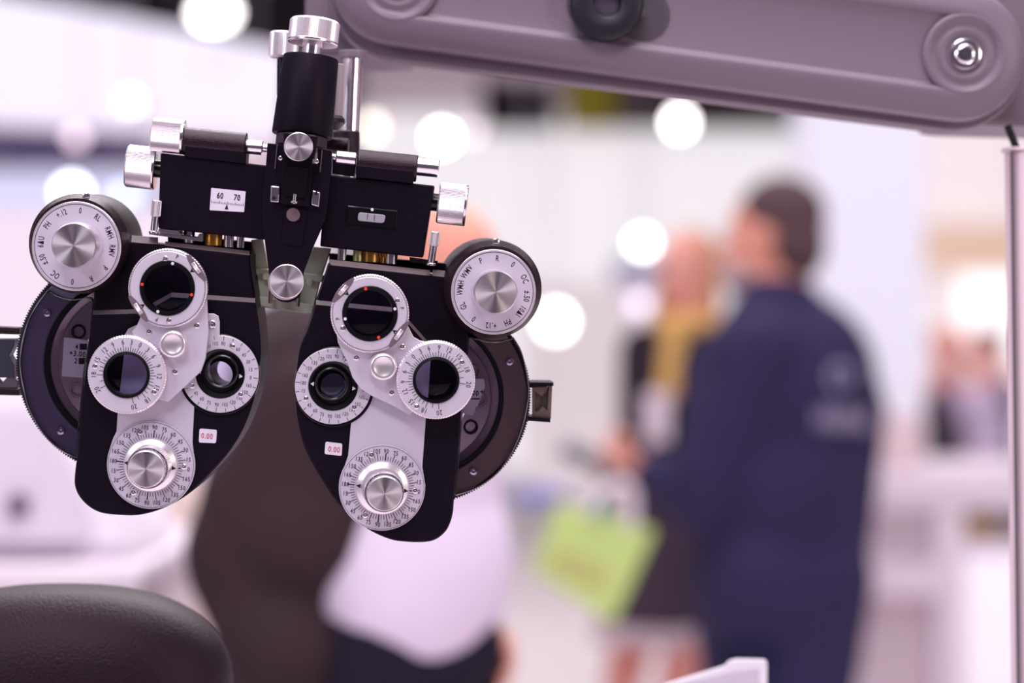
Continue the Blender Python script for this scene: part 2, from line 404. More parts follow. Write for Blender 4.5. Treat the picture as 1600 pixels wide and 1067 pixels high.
block('instrument_panel', [(-60,850),(150,850),(110,720),(60,640),(-60,640)], Yl+.04, .02, mat('pale_lilac_panel', (222, 210, 226), .5), parent=t, r=.02, bev=.004)
block('button', circ((26,790),17,20), Yl+.02, .03, mat('violet_button', (92, 76, 100), .5), parent=t, bev=.004)
block('label_strip', [(-60,868),(120,868),(120,860),(-60,860)], Yl+.03, .02, mat('grey_strip', (170, 152, 172), .5), parent=t, bev=.002)
block('wooden_post', [(196,925),(224,925),(228,760),(196,760)], 4.6, .12, mat('orange_wood', (232, 170, 138), .6), 'slim orange wooden post behind the white desk', 'post')
bpy.data.objects['wooden_post'].data.transform(Matrix())
zb = zbox('wooden_plinth', gx(190,4.6), gx(236,4.6), 4.55, 4.75, 0, gz(922,4.6), mat('orange_wood', (232,170,138)), bev=.01); tag(zb, 'orange wooden plinth under the slim post', 'plinth')
zbs = zbox('bench', gx(225,9), gx(330,9), 9, 9.6, 0, gz(760,9), mat('peach_bench', (238, 214, 206), .6)); tag(zbs, 'low peach-coloured block behind the dark coat', 'bench')

# ================================================================== PEOPLE
def hull(bm, a, ra, b, rb, n=2):
    q = bmesh.new()
    for c, r in ((a, ra), (b, rb)): bmesh.ops.create_icosphere(q, subdivisions=n, radius=r, matrix=Matrix.Translation(c))
    bmesh.ops.delete(q, geom=q.edges[:], context='EDGES_FACES')
    bmesh.ops.convex_hull(q, input=q.verts[:])
    bmesh.ops.delete(q, geom=[v for v in q.verts if not v.link_faces], context='VERTS')
    bmesh.ops.recalc_face_normals(q, faces=q.faces)
    mp = {v: bm.verts.new(v.co) for v in q.verts}
    for f in q.faces: bm.faces.new([mp[v] for v in f.verts])
    q.free()
def ell(bm, c, rx, ry, rz, R=None, n=3):
    M = Matrix.Translation(c) @ (R.to_4x4() if R else Matrix()) @ Matrix.Diagonal((rx, ry, rz, 1))
    bmesh.ops.create_icosphere(bm, subdivisions=n, radius=1, matrix=M)
def blob(name, bm, m, parent, voxel=.008, it=4):
    me = bpy.data.meshes.new(name); bm.to_mesh(me); bm.free()
    t = bpy.data.objects.new('t', me); COL.objects.link(t)
    r = t.modifiers.new('r', 'REMESH'); r.mode = 'VOXEL'; r.voxel_size = voxel
    s = t.modifiers.new('s', 'SMOOTH'); s.iterations = it; s.factor = .5
    ev = t.evaluated_get(bpy.context.evaluated_depsgraph_get()); m2 = bpy.data.meshes.new_from_object(ev)
    bpy.data.objects.remove(t); m2.transform(WM[parent].inverted())
    for p in m2.polygons: p.use_smooth = True
    return link(name, m2, m, parent, WM[parent])
def basis(f):
    f = Vector(f).normalized(); z = Vector((0,0,1)); x = f.cross(z).normalized()
    # columns: person's left (+x), back (+y), up
    return Matrix((tuple(-x), tuple(-f), tuple(f.cross(x)*-1 if False else x.cross(f)))).transposed()
def head(bm, c, f, s=1.0):
    R = basis(f)
    def q(x, y, z): return c + R @ Vector((x, y, z))*s
    ell(bm, q(0,.012,.03), .074*s, .094*s, .088*s, R)
    ell(bm, q(0,-.02,-.03), .060*s, .074*s, .080*s, R)
    ell(bm, q(0,-.055,-.082), .032*s, .028*s, .026*s, R)
    hull(bm, q(0,-.088,.008), .010*s, q(0,-.108,-.028), .014*s, 1)
    hull(bm, q(-.03,-.078,.024), .012*s, q(.03,-.078,.024), .012*s, 1)
    hull(bm, q(-.016,-.086,-.058), .008*s, q(.016,-.086,-.058), .008*s, 1)
    for k in (-1, 1): ell(bm, q(k*.076,.010,-.004), .010*s, .018*s, .032*s, R, 2)
def eyes(c, f, t, s=1.0):
    R = basis(f)
    for k in (-1, 1):
        bm = bmesh.new(); bmesh.ops.create_icosphere(bm, subdivisions=2, radius=.0115*s)
        W = Matrix.Translation(c + R @ Vector((k*.031, -.0745, .002))*s)
        e = link('eye', tomesh(bm), mat('eye_white', (225, 210, 205), .3), t, W)
        bm = bmesh.new(); ell(bm, Vector((0,0,0)), .0055*s, .003*s, .0055*s, R, 2)
        link('iris', tomesh(bm), mat('iris_brown', (50, 36, 34), .3), e, Matrix.Translation(W.translation + R @ Vector((0,-.0098,0))*s))
        bm = bmesh.new(); hull(bm, R @ Vector((-.014,.004,0))*s, .003*s, R @ Vector((.014,.003,.002))*s, .003*s, 1)
        link('eyebrow', tomesh(bm), mat('eyebrow_brown', (120, 84, 72), .8), t, Matrix.Translation(c + R @ Vector((k*.032, -.093, .026))*s))
    bm = bmesh.new(); hull(bm, R @ Vector((-.018,.003,0))*s, .0035*s, Vector((0,0,0)), .0055*s, 1); hull(bm, Vector((0,0,0)), .0055*s, R @ Vector((.018,.003,0))*s, .0035*s, 1)
    link('lips', tomesh(bm), mat('lips_pink', (196, 110, 104), .5), t, Matrix.Translation(c + R @ Vector((0, -.0925, -.060))*s))
def hand(bm, w, d, n, side=1, curl=.6, s=1.0):
    """w wrist, d pointing direction, n palm normal, side picks the thumb's side"""
    d = Vector(d).normalized(); n = Vector(n); n = (n - d*n.dot(d)).normalized(); a = d.cross(n)*side
    for k in (-.028, -.01, .01, .028): hull(bm, w + a*k*.6*s, .017*s, w + d*.085*s + a*k*s, .0125*s, 1)
    for k, L in ((-.033,.060), (-.011,.075), (.011,.080), (.033,.070)):
        p0 = w + d*.085*s + a*k*s; d1 = (d*math.cos(curl) + n*math.sin(curl)); p1 = p0 + d1*L*.5*s
        d2 = d*math.cos(curl*2.1) + n*math.sin(curl*2.1); p2 = p1 + d2*L*.3*s; d3 = d*math.cos(curl*3) + n*math.sin(curl*3)
        hull(bm, p0, .0095*s, p1, .009*s, 1); hull(bm, p1, .009*s, p2, .008*s, 1); hull(bm, p2, .008*s, p2 + d3*L*.2*s, .007*s, 1)
    p0 = w + d*.025*s + a*.022*s; p1 = p0 + (d*.6 + a*.8).normalized()*.045*s; p2 = p1 + (d*.8 + a*.2 + n*.5).normalized()*.03*s
    hull(bm, p0, .014*s, p1, .011*s, 1); hull(bm, p1, .011*s, p2, .009*s, 1)
SKIN = mat('skin', (222, 150, 132), .55, spec=.3)
SKIN2 = mat('skin_fair', (230, 158, 146), .55, spec=.3)

def person(J, f, label, skin, s=1.0, voxel=.008, hands=True, hf=None, group=None):
    """J: joints in the world. returns root empty; one continuous body mesh"""
    foot = (J['anL'] + J['anR'])/2; foot = Vector((foot.x, foot.y, J.get('base', 0)))
    t = thing('person', foot, label, 'person', group)
    bm = bmesh.new(); f = Vector(f).normalized(); R = basis(f); hf = Vector(hf or f)
    head(bm, J['head'], hf, s)
    hull(bm, J['head'] + Vector((0,0,-.05)) - hf.normalized()*.02, .060*s, J['neck'], .070*s)
    for sd in 'LR':
        hull(bm, J['neck'] + Vector((0,0,-.03)), .06*s, J['sh'+sd], .052*s)
        hull(bm, J['sh'+sd], .052*s, J['el'+sd], .040*s); hull(bm, J['el'+sd], .040*s, J['wr'+sd], .027*s)
        hull(bm, J['hip'+sd], .085*s, J['kn'+sd], .058*s); hull(bm, J['kn'+sd], .055*s, J['an'+sd], .036*s)
        hull(bm, J['an'+sd] + Vector((0,0,-.03)), .036*s, J['an'+sd] + f*.15 + Vector((0,0,-.055)), .026*s)
        if hands: hand(bm, J['wr'+sd], J.get('hd'+sd, J['wr'+sd]-J['el'+sd]), J.get('hn'+sd, R @ Vector((-1 if sd=='L' else 1, -.3, 0))), J.get('hs'+sd, 1), J.get('hc'+sd, .5), s)
    ell(bm, J['chest'], .155*s, .105*s, .17*s, R); ell(bm, J['belly'], .135*s, .10*s, .15*s, R)
    hp = (J['hipL']+J['hipR'])/2; ell(bm, hp + Vector((0,0,.03)), .155*s, .105*s, .12*s, R)
    hull(bm, J['chest'], .09*s, hp, .09*s)
    blob('body', bm, skin, t, voxel, 3)
    eyes(J['head'], hf, t, s)
    return t, R
def shoes(J, f, t, m, s=1.0):
    f = Vector(f).normalized()
    for sd in 'LR':
        bm = bmesh.new(); a = J['an'+sd] + Vector((0,0,-.05))
        hull(bm, a - f*.03, .048*s, a + f*.16 + Vector((0,0,-.005)), .04*s); hull(bm, a - f*.02, .048*s, a + Vector((0,0,.05)), .046*s)
        bmesh.ops.bisect_plane(bm, geom=bm.verts[:]+bm.edges[:]+bm.faces[:], plane_co=(0,0,J.get('base',0)+.004), plane_no=(0,0,-1), clear_outer=True)
        g = [e for e in bm.edges if e.is_boundary]
        if g: bmesh.ops.triangle_fill(bm, edges=g)
        blob('shoe', bm, m, t, .009, 2)
def trousers(J, t, m, s=1.0, voxel=.012, rk=.085, ra=.075):
    bm = bmesh.new(); hp = (J['hipL']+J['hipR'])/2
    ell(bm, hp + Vector((0,0,.03)), .175*s, .13*s, .14*s, t['_R'] if '_R' in t else None)
    for sd in 'LR':
        hull(bm, J['hip'+sd], .11*s, J['kn'+sd], rk*s); hull(bm, J['kn'+sd], rk*s, J['an'+sd] + Vector((0,0,.03)), ra*s)
    return blob('trousers', bm, m, t, voxel)

# ---- man in the navy jacket, seen from behind, facing left
Ym = 5.6
fm = Vector((-.9, .43, 0)); Rm = basis(fm); lm = Rm.col[0]
cm = P(1240, 560, Ym)
J = dict(head=P(1203, 374, Ym), neck=P(1220, 462, Ym), shL=P(1240,545,Ym)+lm*.19, shR=P(1240,545,Ym)-lm*.19,
         elL=P(1100, 790, Ym-.12), wrL=P(1018, 742, Ym-.05), elR=P(1120, 780, Ym+.35), wrR=P(1010, 735, Ym+.18),
         hipL=P(1215,890,Ym)+lm*.09, hipR=P(1215,890,Ym)-lm*.09)
J['chest'] = P(1240, 620, Ym); J['belly'] = P(1228, 760, Ym)
for sd, k in (('L', 1), ('R', -1)):
    h = J['hip'+sd]; J['kn'+sd] = Vector((h.x-.02+lm.x*k*.02, h.y+lm.y*k*.02, .48)); J['an'+sd] = Vector((h.x+lm.x*k*.04, h.y+lm.y*k*.04, .085))
J['hcL'] = .75; J['hcR'] = .6; J['hnL'] = Vector((0,.8,.5)); J['hnR'] = Vector((0,-.5,.6)); J['hdL'] = Vector((-.9,.1,.05))
t, R = person(J, fm, 'man in a navy jacket with white back print, turned away, holding a dark phone', SKIN, 1.12)
NAVY = mat('navy_cloth', (44, 37, 72), .8, spec=.2, var=.12, vscale=6)
bm = bmesh.new()
ell(bm, P(1250,600,Ym), .235, .175, .21, R); ell(bm, P(1222,750,Ym), .225, .19, .27, R); ell(bm, P(1205,905,Ym), .23, .185, .24, R)
hull(bm, P(1222,760,Ym), .17, P(1205,985,Ym), .185)
hull(bm, P(1215,486,Ym-.02), .10, P(1180,560,Ym-.1), .12); hull(bm, P(1240,900,Ym), .19, P(1212,1075,Ym), .19); hull(bm, P(1225,478,Ym), .085, P(1235,520,Ym), .12); ell(bm, P(1165,640,Ym), .165,.15,.22,R); hull(bm, P(1190,545,Ym-.1), .10, P(1105,740,Ym-.12), .09)
hull(bm, P(1300,640,Ym+.05), .13, P(1240,980,Ym), .16)
for sd in 'LR':
    hull(bm, P(1240,510,Ym), .085, J['sh'+sd], .085); hull(bm, J['sh'+sd], .088, J['el'+sd], .078); hull(bm, J['el'+sd], .076, J['wr'+sd], .052)
jk = blob('jacket', bm, NAVY, t, .011, 5)
tt = bmesh.new(); hp = P(1212,900,Ym); ell(tt, hp, .17,.13,.14, R)
for sd in 'LR': hull(tt, J['hip'+sd], .12, J['kn'+sd], .09); hull(tt, J['kn'+sd], .088, J['an'+sd]+Vector((0,0,.03)), .075)
blob('trousers', tt, mat('dark_blue_denim', (28, 30, 58), .85, spec=.15), t, .012)
shoes(J, fm, t, mat('shoe_black', (24, 20, 24), .5))
# short dark hair as a cap over the skull, beard
Hm = mat('dark_brown_hair', (84, 62, 66), .7, spec=.2, bump=1, bscale=900)
bm = bmesh.new(); hc = J['head']
ell(bm, hc + Rm @ Vector((0,.03,.056)), .090, .104, .094, Rm); ell(bm, hc + Rm @ Vector((0,.068,-.012)), .086, .064, .088, Rm)
bmesh.ops.bisect_plane(bm, geom=bm.verts[:]+bm.edges[:]+bm.faces[:], plane_co=hc + Rm @ Vector((0,-.062,.06)), plane_no=Rm @ Vector((0,-1,-.35)), clear_outer=True)
bmesh.ops.holes_fill(bm, edges=[e for e in bm.edges if e.is_boundary])
blob('hair', bm, Hm, t, .006, 3)
bm = bmesh.new(); ell(bm, hc + Rm @ Vector((0,-.055,-.082)), .068, .064, .056, Rm)
blob('beard', bm, mat('grey_beard', (176, 148, 152), .8), t, .006, 3)
# white print on the back of the jacket: ring emblem over a line of blocky letters
ev = BVHTree.FromPolygons([WM[jk] @ v.co for v in jk.data.vertices], [tuple(p.vertices) for p in jk.data.polygons])
def onback(px, py):
    p = P(px, py, Ym); d = (p-CAM).normalized(); h = ev.ray_cast(CAM, d); return h[0] - d*.004 if h[0] else None
V = []; Fc = []
def patch(pts):
    q = [onback(*p) for p in pts]
    if all(q): b = len(V); V.extend(q); Fc.append(tuple(range(b, b+len(q))))
for i in range(20):
    a, b2 = 2*PI*i/20, 2*PI*(i+1)/20
    if i in (3,4): continue
    patch([(1313+18*math.cos(a),588+20*math.sin(a)),(1313+18*math.cos(b2),588+20*math.sin(b2)),(1313+12*math.cos(b2),588+14*math.sin(b2)),(1313+12*math.cos(a),588+14*math.sin(a))])
for i in range(6):
    x = 1276+i*14
    patch([(x,636+i),(x+4,636+i),(x+4,668+i),(x,668+i)])
    if i % 2: patch([(x+4,636+i),(x+10,636+i),(x+10,644+i),(x+4,644+i)])
    patch([(x+4,649+i),(x+10,649+i),(x+10,656+i),(x+4,656+i)])
    if i % 3: patch([(x+8,656+i),(x+11,656+i),(x+11,668+i),(x+8,668+i)])
me = bpy.data.meshes.new('back_print'); me.from_pydata([WM[t].inverted() @ v for v in V], [], Fc)
o = link('back_print', me, mat('white_print', (165, 158, 190), .6), t, WM[t]); o['kind'] = 'stuff'; sm = o.modifiers.new('s', 'SOLIDIFY'); sm.thickness = .001
# phone in his hands
hp = P(930, 724, Ym-.08)
ph = link('phone', tomesh(box_bm(-.085,.085,-.045,.045,-.008,.008,.004)), mat('phone_black', (26, 22, 36), .3), None,
          Matrix.Translation(hp) @ Matrix.Rotation(.45, 4, 'Y') @ Matrix.Rotation(.3, 4, 'X'))
tag(ph, 'dark phone held in front of the man in the navy jacket', 'phone')
link('phone_screen', tomesh(box_bm(-.076,.076,-.038,.038,.0075,.0086,.0004)), mat('screen_glass', (50, 46, 70), .1), ph, WM[ph])

# ---- woman with blond hair
Yw = 6.5; fw = Vector((-.55, -.83, 0)); Rw = basis(fw); lw = Rw.col[0]
J = dict(head=P(1072, 425, Yw), neck=P(1080, 495, Yw), shL=P(1085,545,Yw)+lw*.165, shR=P(1085,545,Yw)-lw*.165,
         chest=P(1085,610,Yw), belly=P(1080,740,Yw), hipL=P(1075,850,Yw)+lw*.085, hipR=P(1075,850,Yw)-lw*.085)
J['elR'] = P(995, 700, Yw-.05); J['wrR'] = P(1010, 725, Yw-.32); J['elL'] = P(1150, 700, Yw-.1); J['wrL'] = P(1110, 745, Yw-.3)
for sd, k in (('L', 1), ('R', -1)):
    h = P(1030,850,Yw)+lw*.085*k; J['kn'+sd] = Vector((h.x-.03, h.y-.05, .47)); J['an'+sd] = Vector((h.x-.03+lw.x*k*.02, h.y, .085))
t, R = person(J, fw, 'woman with long blond hair, yellow scarf and black cardigan behind the man', SKIN2, .94)
BK = mat('black_knit', (44, 34, 44), .85, spec=.15)
bm = bmesh.new(); ell(bm, J['chest'], .185,.135,.19,R); ell(bm, J['belly'], .16,.13,.2,R)
for sd in 'LR':
    hull(bm, J['neck']+Vector((0,0,-.05)), .065, J['sh'+sd], .064); hull(bm, J['sh'+sd], .066, J['el'+sd], .055); hull(bm, J['el'+sd], .055, J['wr'+sd], .04)
blob('cardigan', bm, BK, t, .012, 4)
bm = bmesh.new(); hull(bm, P(1070,800,Yw), .15, P(1040,950,Yw), .19)
bmesh.ops.bisect_plane(bm, geom=bm.verts[:]+bm.edges[:]+bm.faces[:], plane_co=P(1000,980,Yw), plane_no=(0,0,-1), clear_outer=True)
bmesh.ops.holes_fill(bm, edges=[e for e in bm.edges if e.is_boundary]); blob('skirt', bm, mat('plum_skirt', (62, 46, 62), .85), t, .012, 2)
bm = bmesh.new(); c = P(1034,985,Yw); bmesh.ops.create_cone(bm, cap_ends=True, segments=32, radius1=.195, radius2=.19, depth=.05, matrix=Matrix.Translation(c))
blob('skirt_hem', bm, mat('pale_hem', (196, 176, 184), .85), t, .01, 1)
HB = mat('blond_hair', (188, 132, 100), .6, spec=.3, bump=1, bscale=600)
bm = bmesh.new(); hc = J['head']
ell(bm, hc + Rw @ Vector((0,.03,.035)), .080,.088,.085,Rw)
for k in (-1,1):
    hull(bm, hc + Rw @ Vector((k*.058,.02,.02)), .036, hc + Rw @ Vector((k*.066,.0,-.10)), .034); hull(bm, hc + Rw @ Vector((k*.066,.0,-.10)), .034, hc + Rw @ Vector((k*.08,-.03,-.24)), .026)
hull(bm, hc + Rw @ Vector((0,.07,0)), .06, hc + Rw @ Vector((0,.075,-.17)), .055)
blob('hair', bm, HB, t, .007, 3)
SCF = mat('yellow_scarf_cloth', (214, 168, 96), .8)
bm = bmesh.new()
for i in range(12):
    a, b2 = 2*PI*i/12, 2*PI*(i+1)/12
    hull(bm, J['neck'] + Rw @ Vector((.075*math.cos(a),.07*math.sin(a)-.01,-.02)), .032, J['neck'] + Rw @ Vector((.075*math.cos(b2),.07*math.sin(b2)-.01,-.02)), .032, 1)
hull(bm, J['neck'] + Rw @ Vector((-.0,-.08,-.04)), .035, J['neck'] + Rw @ Vector((.0,-.12,-.20)), .035)
blob('scarf', bm, SCF, t, .008, 3)
block('badge', [(1006,690),(1046,690),(1046,612),(1006,612)], Yw-.23, .006, mat('badge_white', (232, 216, 228), .5), parent=t, bev=.001)
shoes(J, fw, t, mat('shoe_black', (24, 20, 24), .5), .9)

# ---- green shopping bag held low
Yb = 5.35
t = thing('shopping_bag', P(920, 975, Yb), 'light green shopping bag with orange lettering hanging from their hands', 'bag')
GB = mat('lime_paper', (186, 208, 124), .6, var=.05)
block('bag_body', [(834,893),(958,975),(1022,832),(872,788)], Yb, .10, GB, parent=t, bev=.004)
V = []; Fc = []
for i in range(6):
    x, y = 868 + i*15, 858 + i*6.5
    a = P(x, y, Yb-.003); b2 = P(x+9, y+4, Yb-.003); c = P(x+3, y+32, Yb-.003); d = P(x-6, y+28, Yb-.003)
    for q in ((a, a.lerp(b2,.35), d.lerp(c,.35), d), (a, b2, b2.lerp(c,.2), a.lerp(d,.2)), (d.lerp(a,.2), c.lerp(b2,.2), c, d)):
        b = len(V); V += [WM[t].inverted() @ v for v in q]; Fc.append((b,b+1,b+2,b+3))
me = bpy.data.meshes.new('bag_print'); me.from_pydata(V, [], Fc)
o = link('bag_print', me, mat('orange_print', (206, 150, 110), .6), t, WM[t]); o.modifiers.new('s', 'SOLIDIFY').thickness = .001
def tube(name, pts, r, m, parent, n=10):
    W = WM[parent] if parent else Matrix.Translation(pts[0])
    cu = bpy.data.curves.new(name, 'CURVE'); cu.dimensions = '3D'; cu.bevel_depth = r; cu.bevel_resolution = 3; cu.use_fill_caps = True
    sp = cu.splines.new('NURBS'); sp.points.add(len(pts)-1); sp.use_endpoint_u = True; sp.order_u = 3
    for q, p in zip(sp.points, pts): q.co = (*(W.inverted() @ p), 1)
    o = bpy.data.objects.new('t', cu); COL.objects.link(o)
    me = bpy.data.meshes.new_from_object(o.evaluated_get(bpy.context.evaluated_depsgraph_get())); bpy.data.objects.remove(o)
    me.name = name
    for p in me.polygons: p.use_smooth = True
    return link(name, me, m, parent, W)
HND = mat('handle_cord', (226, 214, 226), .6)
for dy in (0, .09):
    tube('handle', [P(915,803,Yb+dy), P(940,768,Yb+dy), P(975,752,Yb+dy), P(992,778,Yb+dy), P(985,822,Yb+dy)], .012, HND, t)
block('bag_tag', [(930,806),(944,810),(948,775),(934,775)], Yb-.02, .01, mat('teal_tag', (70, 140, 136), .6), parent=t, bev=.002)

# ---- bald person in an open dark coat, seen from the side behind the instrument
Yp = 3.35; fp = Vector((.93, -.36, 0)); Rp = basis(fp); lp = Rp.col[0]
J = dict(head=P(688, 440, Yp), neck=P(645, 550, Yp), shL=P(590,640,Yp)-(-lp)*.0+lp*.17, shR=P(600,640,Yp)-lp*.17,
         chest=P(585,700,Yp), belly=P(600,850,Yp), hipL=P(600,1010,Yp)+lp*.09, hipR=P(600,1010,Yp)-lp*.09)
J['elL'] = P(395, 840, Yp+.12); J['wrL'] = P(470, 1010, Yp+.15)
J['elR'] = P(385, 860, Yp-.14); J['wrR'] = P(455, 1080, Yp-.14)
if True:
    J['elL'] = P(640, 880, Yp+.25); J['wrL'] = P(738, 945, Yp+.05)
J['hdL'] = Vector((.5,-.3,-.8)); J['hnL'] = Vector((-.6,-.4,-.2))
for sd, k in (('L', 1), ('R', -1)):
    h = J['hip'+sd]; J['kn'+sd] = Vector((h.x+.04, h.y, .49)); J['an'+sd] = Vector((h.x+lp.x*k*.03, h.y+lp.y*k*.03, .085))
t, R = person(J, fp, 'bald person in a dark open coat and pale shirt behind the optical instrument', SKIN, 1.0, hf=Vector((.8,-.55,-.15)))
bm = bmesh.new(); ell(bm, P(625,720,Yp-.02), .185,.14,.2,R); ell(bm, P(625,880,Yp-.02), .19,.15,.2,R); ell(bm, P(625,960,Yp), .175,.135,.12,R)
hull(bm, P(640,575,Yp), .075, P(625,680,Yp), .13)
for sd in 'L': hull(bm, J['shL'], .075, J['elL'], .062); hull(bm, J['elL'], .062, J['wrL'], .045)
blob('shirt', bm, mat('pale_lilac_shirt', (222, 206, 230), .8, var=.04), t, .011, 5)
bm = bmesh.new()
hull(bm, P(560,600,Yp-.03), .11, P(450,900,Yp-.12), .085); hull(bm, P(450,700,Yp-.05), .10, P(420,1150,Yp-.05), .085); hull(bm, P(500,650,Yp+.05), .12, P(470,1200,Yp+.06), .09)
hull(bm, P(430,560,Yp), .06, P(400,800,Yp-.08), .085); hull(bm, P(400,780,Yp-.15), .080, P(322,898,Yp-.15), .030); hull(bm, P(322,898,Yp-.15), .03, P(440,1010,Yp-.18), .075)
hull(bm, P(560,560,Yp), .08, P(440,530,Yp+.05), .06)
hull(bm, P(400,990,Yp-.05), .04, P(430,1230,Yp-.05), .06)
hull(bm, J['shR'], .11, J['elR'], .088); hull(bm, J['elR'], .085, J['wrR'], .075); hull(bm, J['wrR'], .07, J['wrR']+Vector((.02,0,-.2)), .06)
hull(bm, P(520,590,Yp-.12), .11, P(455,820,Yp-.16), .10)
COAT = mat('dark_brown_coat', (52, 36, 42), .8, spec=.2, var=.35, vscale=3)
blob('coat', bm, COAT, t, .012, 6)
tt = bmesh.new(); ell(tt, P(615,1035,Yp), .165,.13,.12, R)
for sd in 'LR': hull(tt, J['hip'+sd], .12, J['kn'+sd], .09); hull(tt, J['kn'+sd], .088, J['an'+sd]+Vector((0,0,.03)), .075)
hull(tt, P(600,1050,Yp-.08), .10, P(735,1010,Yp-.05), .05)
hull(tt, P(745,960,Yp+.05), .028, P(740,1150,Yp+.05), .05); hull(tt, P(740,1150,Yp+.05), .05, P(650,1100,Yp), .12)
blob('trousers', tt, mat('black_trousers', (28, 24, 40), .85, spec=.15), t, .012)
shoes(J, fp, t, mat('shoe_black', (24, 20, 24), .5))
b = block('camera_pouch', [(698,895),(716,905),(735,930),(722,935),(700,915)], Yp-.1, .04, BK, parent=t, bev=.004); b.name = 'watch_strap'

# ---- seated visitors far right
def stool(x, y, z, lab_):
    t = thing('stool', (x, y, 0), lab_, 'stool')
    link('seat', tomesh(solid(.18, z-.05, z, .01, 28)), CP, t, WM[t]); link('post', tomesh(solid(.03, .02, z-.05, .002, 16)), CHR, t, WM[t]); link('base', tomesh(solid(.2, 0, .02, .004, 28)), CHR, t, WM[t])
def sitter(px, Y, c, hair, f, lab_, hz=.14):
    f = Vector(f).normalized(); R = basis(f); l = R.col[0]; x = gx(px, Y); b = Vector((x, Y, 0))
    z = lambda h: Vector((0,0,h+hz))
    J = dict(head=b+z(1.20)+f*.04, neck=b+z(1.07), chest=b+z(.88), belly=b+z(.70), base=0)
    for sd, k in (('L',1),('R',-1)):
        J['sh'+sd] = b+z(1.0)+l*k*.18; J['el'+sd] = b+z(.74)+l*k*.23+f*.06; J['wr'+sd] = b+z(.72)+l*k*.12+f*.28
        J['hip'+sd] = b+z(.54)+l*k*.09; J['kn'+sd] = b+z(.52)+l*k*.1+f*.40; J['an'+sd] = b+Vector((0,0,.085))+l*k*.1+f*.42
    t, R = person(J, f, lab_, SKIN2, 1.0, .014, hands=True)
    cl = mat('cloth_%d_%d_%d' % c, c, .85)
    bm = bmesh.new(); ell(bm, J['chest'], .20,.14,.19,R); ell(bm, J['belly'], .18,.14,.18,R)
    for sd in 'LR': hull(bm, J['sh'+sd], .07, J['el'+sd], .06); hull(bm, J['el'+sd], .06, J['wr'+sd], .045)
    blob('jumper', bm, cl, t, .02, 4)
    bm = bmesh.new(); ell(bm, J['hipL'].lerp(J['hipR'],.5), .18,.14,.12,R)
    for sd in 'LR': hull(bm, J['hip'+sd], .10, J['kn'+sd], .08); hull(bm, J['kn'+sd], .078, J['an'+sd]+Vector((0,0,.03)), .065)
    blob('trousers', bm, mat('dim_trousers', (58, 48, 66), .85), t, .02, 4)
    bm = bmesh.new(); ell(bm, J['head']+R @ Vector((0,.03,.04)), .085,.095,.085,R); blob('hair', bm, hair, t, .012, 2)
    shoes(J, f, t, mat('shoe_black', (24,20,24), .5)); stool(b.x, b.y, .395+hz, 'stool under the ' + lab_.split(' at ')[0])
sitter(1405, 10.0, (64, 52, 66), Hm, (.3,-1,0), 'seated person in dark grey beside the white pillar')
sitter(1480, 11.2, (186, 168, 196), HB, (-.2,-1,0), 'seated person in pale lilac at the far right')
sitter(1548, 12.5, (72, 58, 72), Hm, (-1,-.3,0), 'seated person in dark mauve by the lit screen')

# ================================================================== STAND: arm, column
YA = 1.63
FA = Fr(1050, 30, YA, roll=-7.3)
KA = YA/FPX
t = thing('stand_arm', P(1506, 85, YA+.05), 'grey painted swing arm of the instrument stand with black clamp knob', 'stand arm')
def stadium(F, a, b, r, h, n=20):
    A, B = F.uv(*a, 0), F.uv(*b, 0); d = math.atan2(B.y-A.y, B.x-A.x); out = []
    for i in range(n+1):
        q = d - PI/2 + PI*i/n; out.append((B.x+r*math.cos(q), B.y+r*math.sin(q), h))
    for i in range(n+1):
        q = d + PI/2 + PI*i/n; out.append((A.x+r*math.cos(q), A.y+r*math.sin(q), h))
    return out
def loft(rings, close=True):
    bm = bmesh.new(); R = [[bm.verts.new(p) for p in r] for r in rings]; n = len(R[0])
    for A, B in zip(R, R[1:]):
        for i in range(n): bm.faces.new((A[i], A[(i+1)%n], B[(i+1)%n], B[i]))
    if close: bm.faces.new(R[0][::-1]); bm.faces.new(R[-1])
    return bm
a_, b_ = (618, -36), (1500, 84)
prof = [(104,-70),(104,-10),(101,0),(95,7),(84,12),(72,15),(64,16),(58.5,15),(55.5,11),(53,8),(50,7.4)]
link('arm_shell', tomesh(loft([stadium(FA, a_, b_, r*KA, h*KA) for r, h in prof]), 'arm_shell', 50), ARM, t, FA.W)
# back plate, slightly larger, seen below the shell
link('arm_back', tomesh(loft([stadium(FA, (620,-24), (1498,88), r*KA, h*KA) for r, h in [(110,-110),(113,-100),(113,-50),(110,-44)]]), 'arm_back', 50), ARMD, t, FA.W)
def boss(px, py, prof, name, m, par, seg=64):
    return link(name, tomesh(lathe([(r*KA, h*KA) for r, h in prof], seg), name, 50), m, par, FA.at(px, py, 0))
boss(1506, 86, [(0,2),(30,2),(31,9),(36,12),(41,11),(46,8.5),(52,10),(57,16),(62,16.5),(66,13)], 'boss', ARM, t)
boss(622, -28, [(0,2),(30,2),(31,9),(36,12),(41,11),(46,8.5),(52,10),(57,16),(62,16.5),(66,13)], 'boss', ARM, t)
for (x, y) in ((1506, 86), (622, -28)):
    bo = boss(x, y, [(0,2),(25,2),(26,8),(24,14),(18,16),(15,15),(12,17),(9,17),(8,11),(0,10)], 'bolt', CHR, t, 48)
    bm = bmesh.new(); bmesh.ops.create_cone(bm, cap_ends=True, segments=6, radius1=9*KA, radius2=9*KA, depth=4*KA); link('hex_socket', tomesh(bm), mat('bright_steel', (215, 212, 225), .2, metal=1), bo, up(WM[bo], 17*KA))
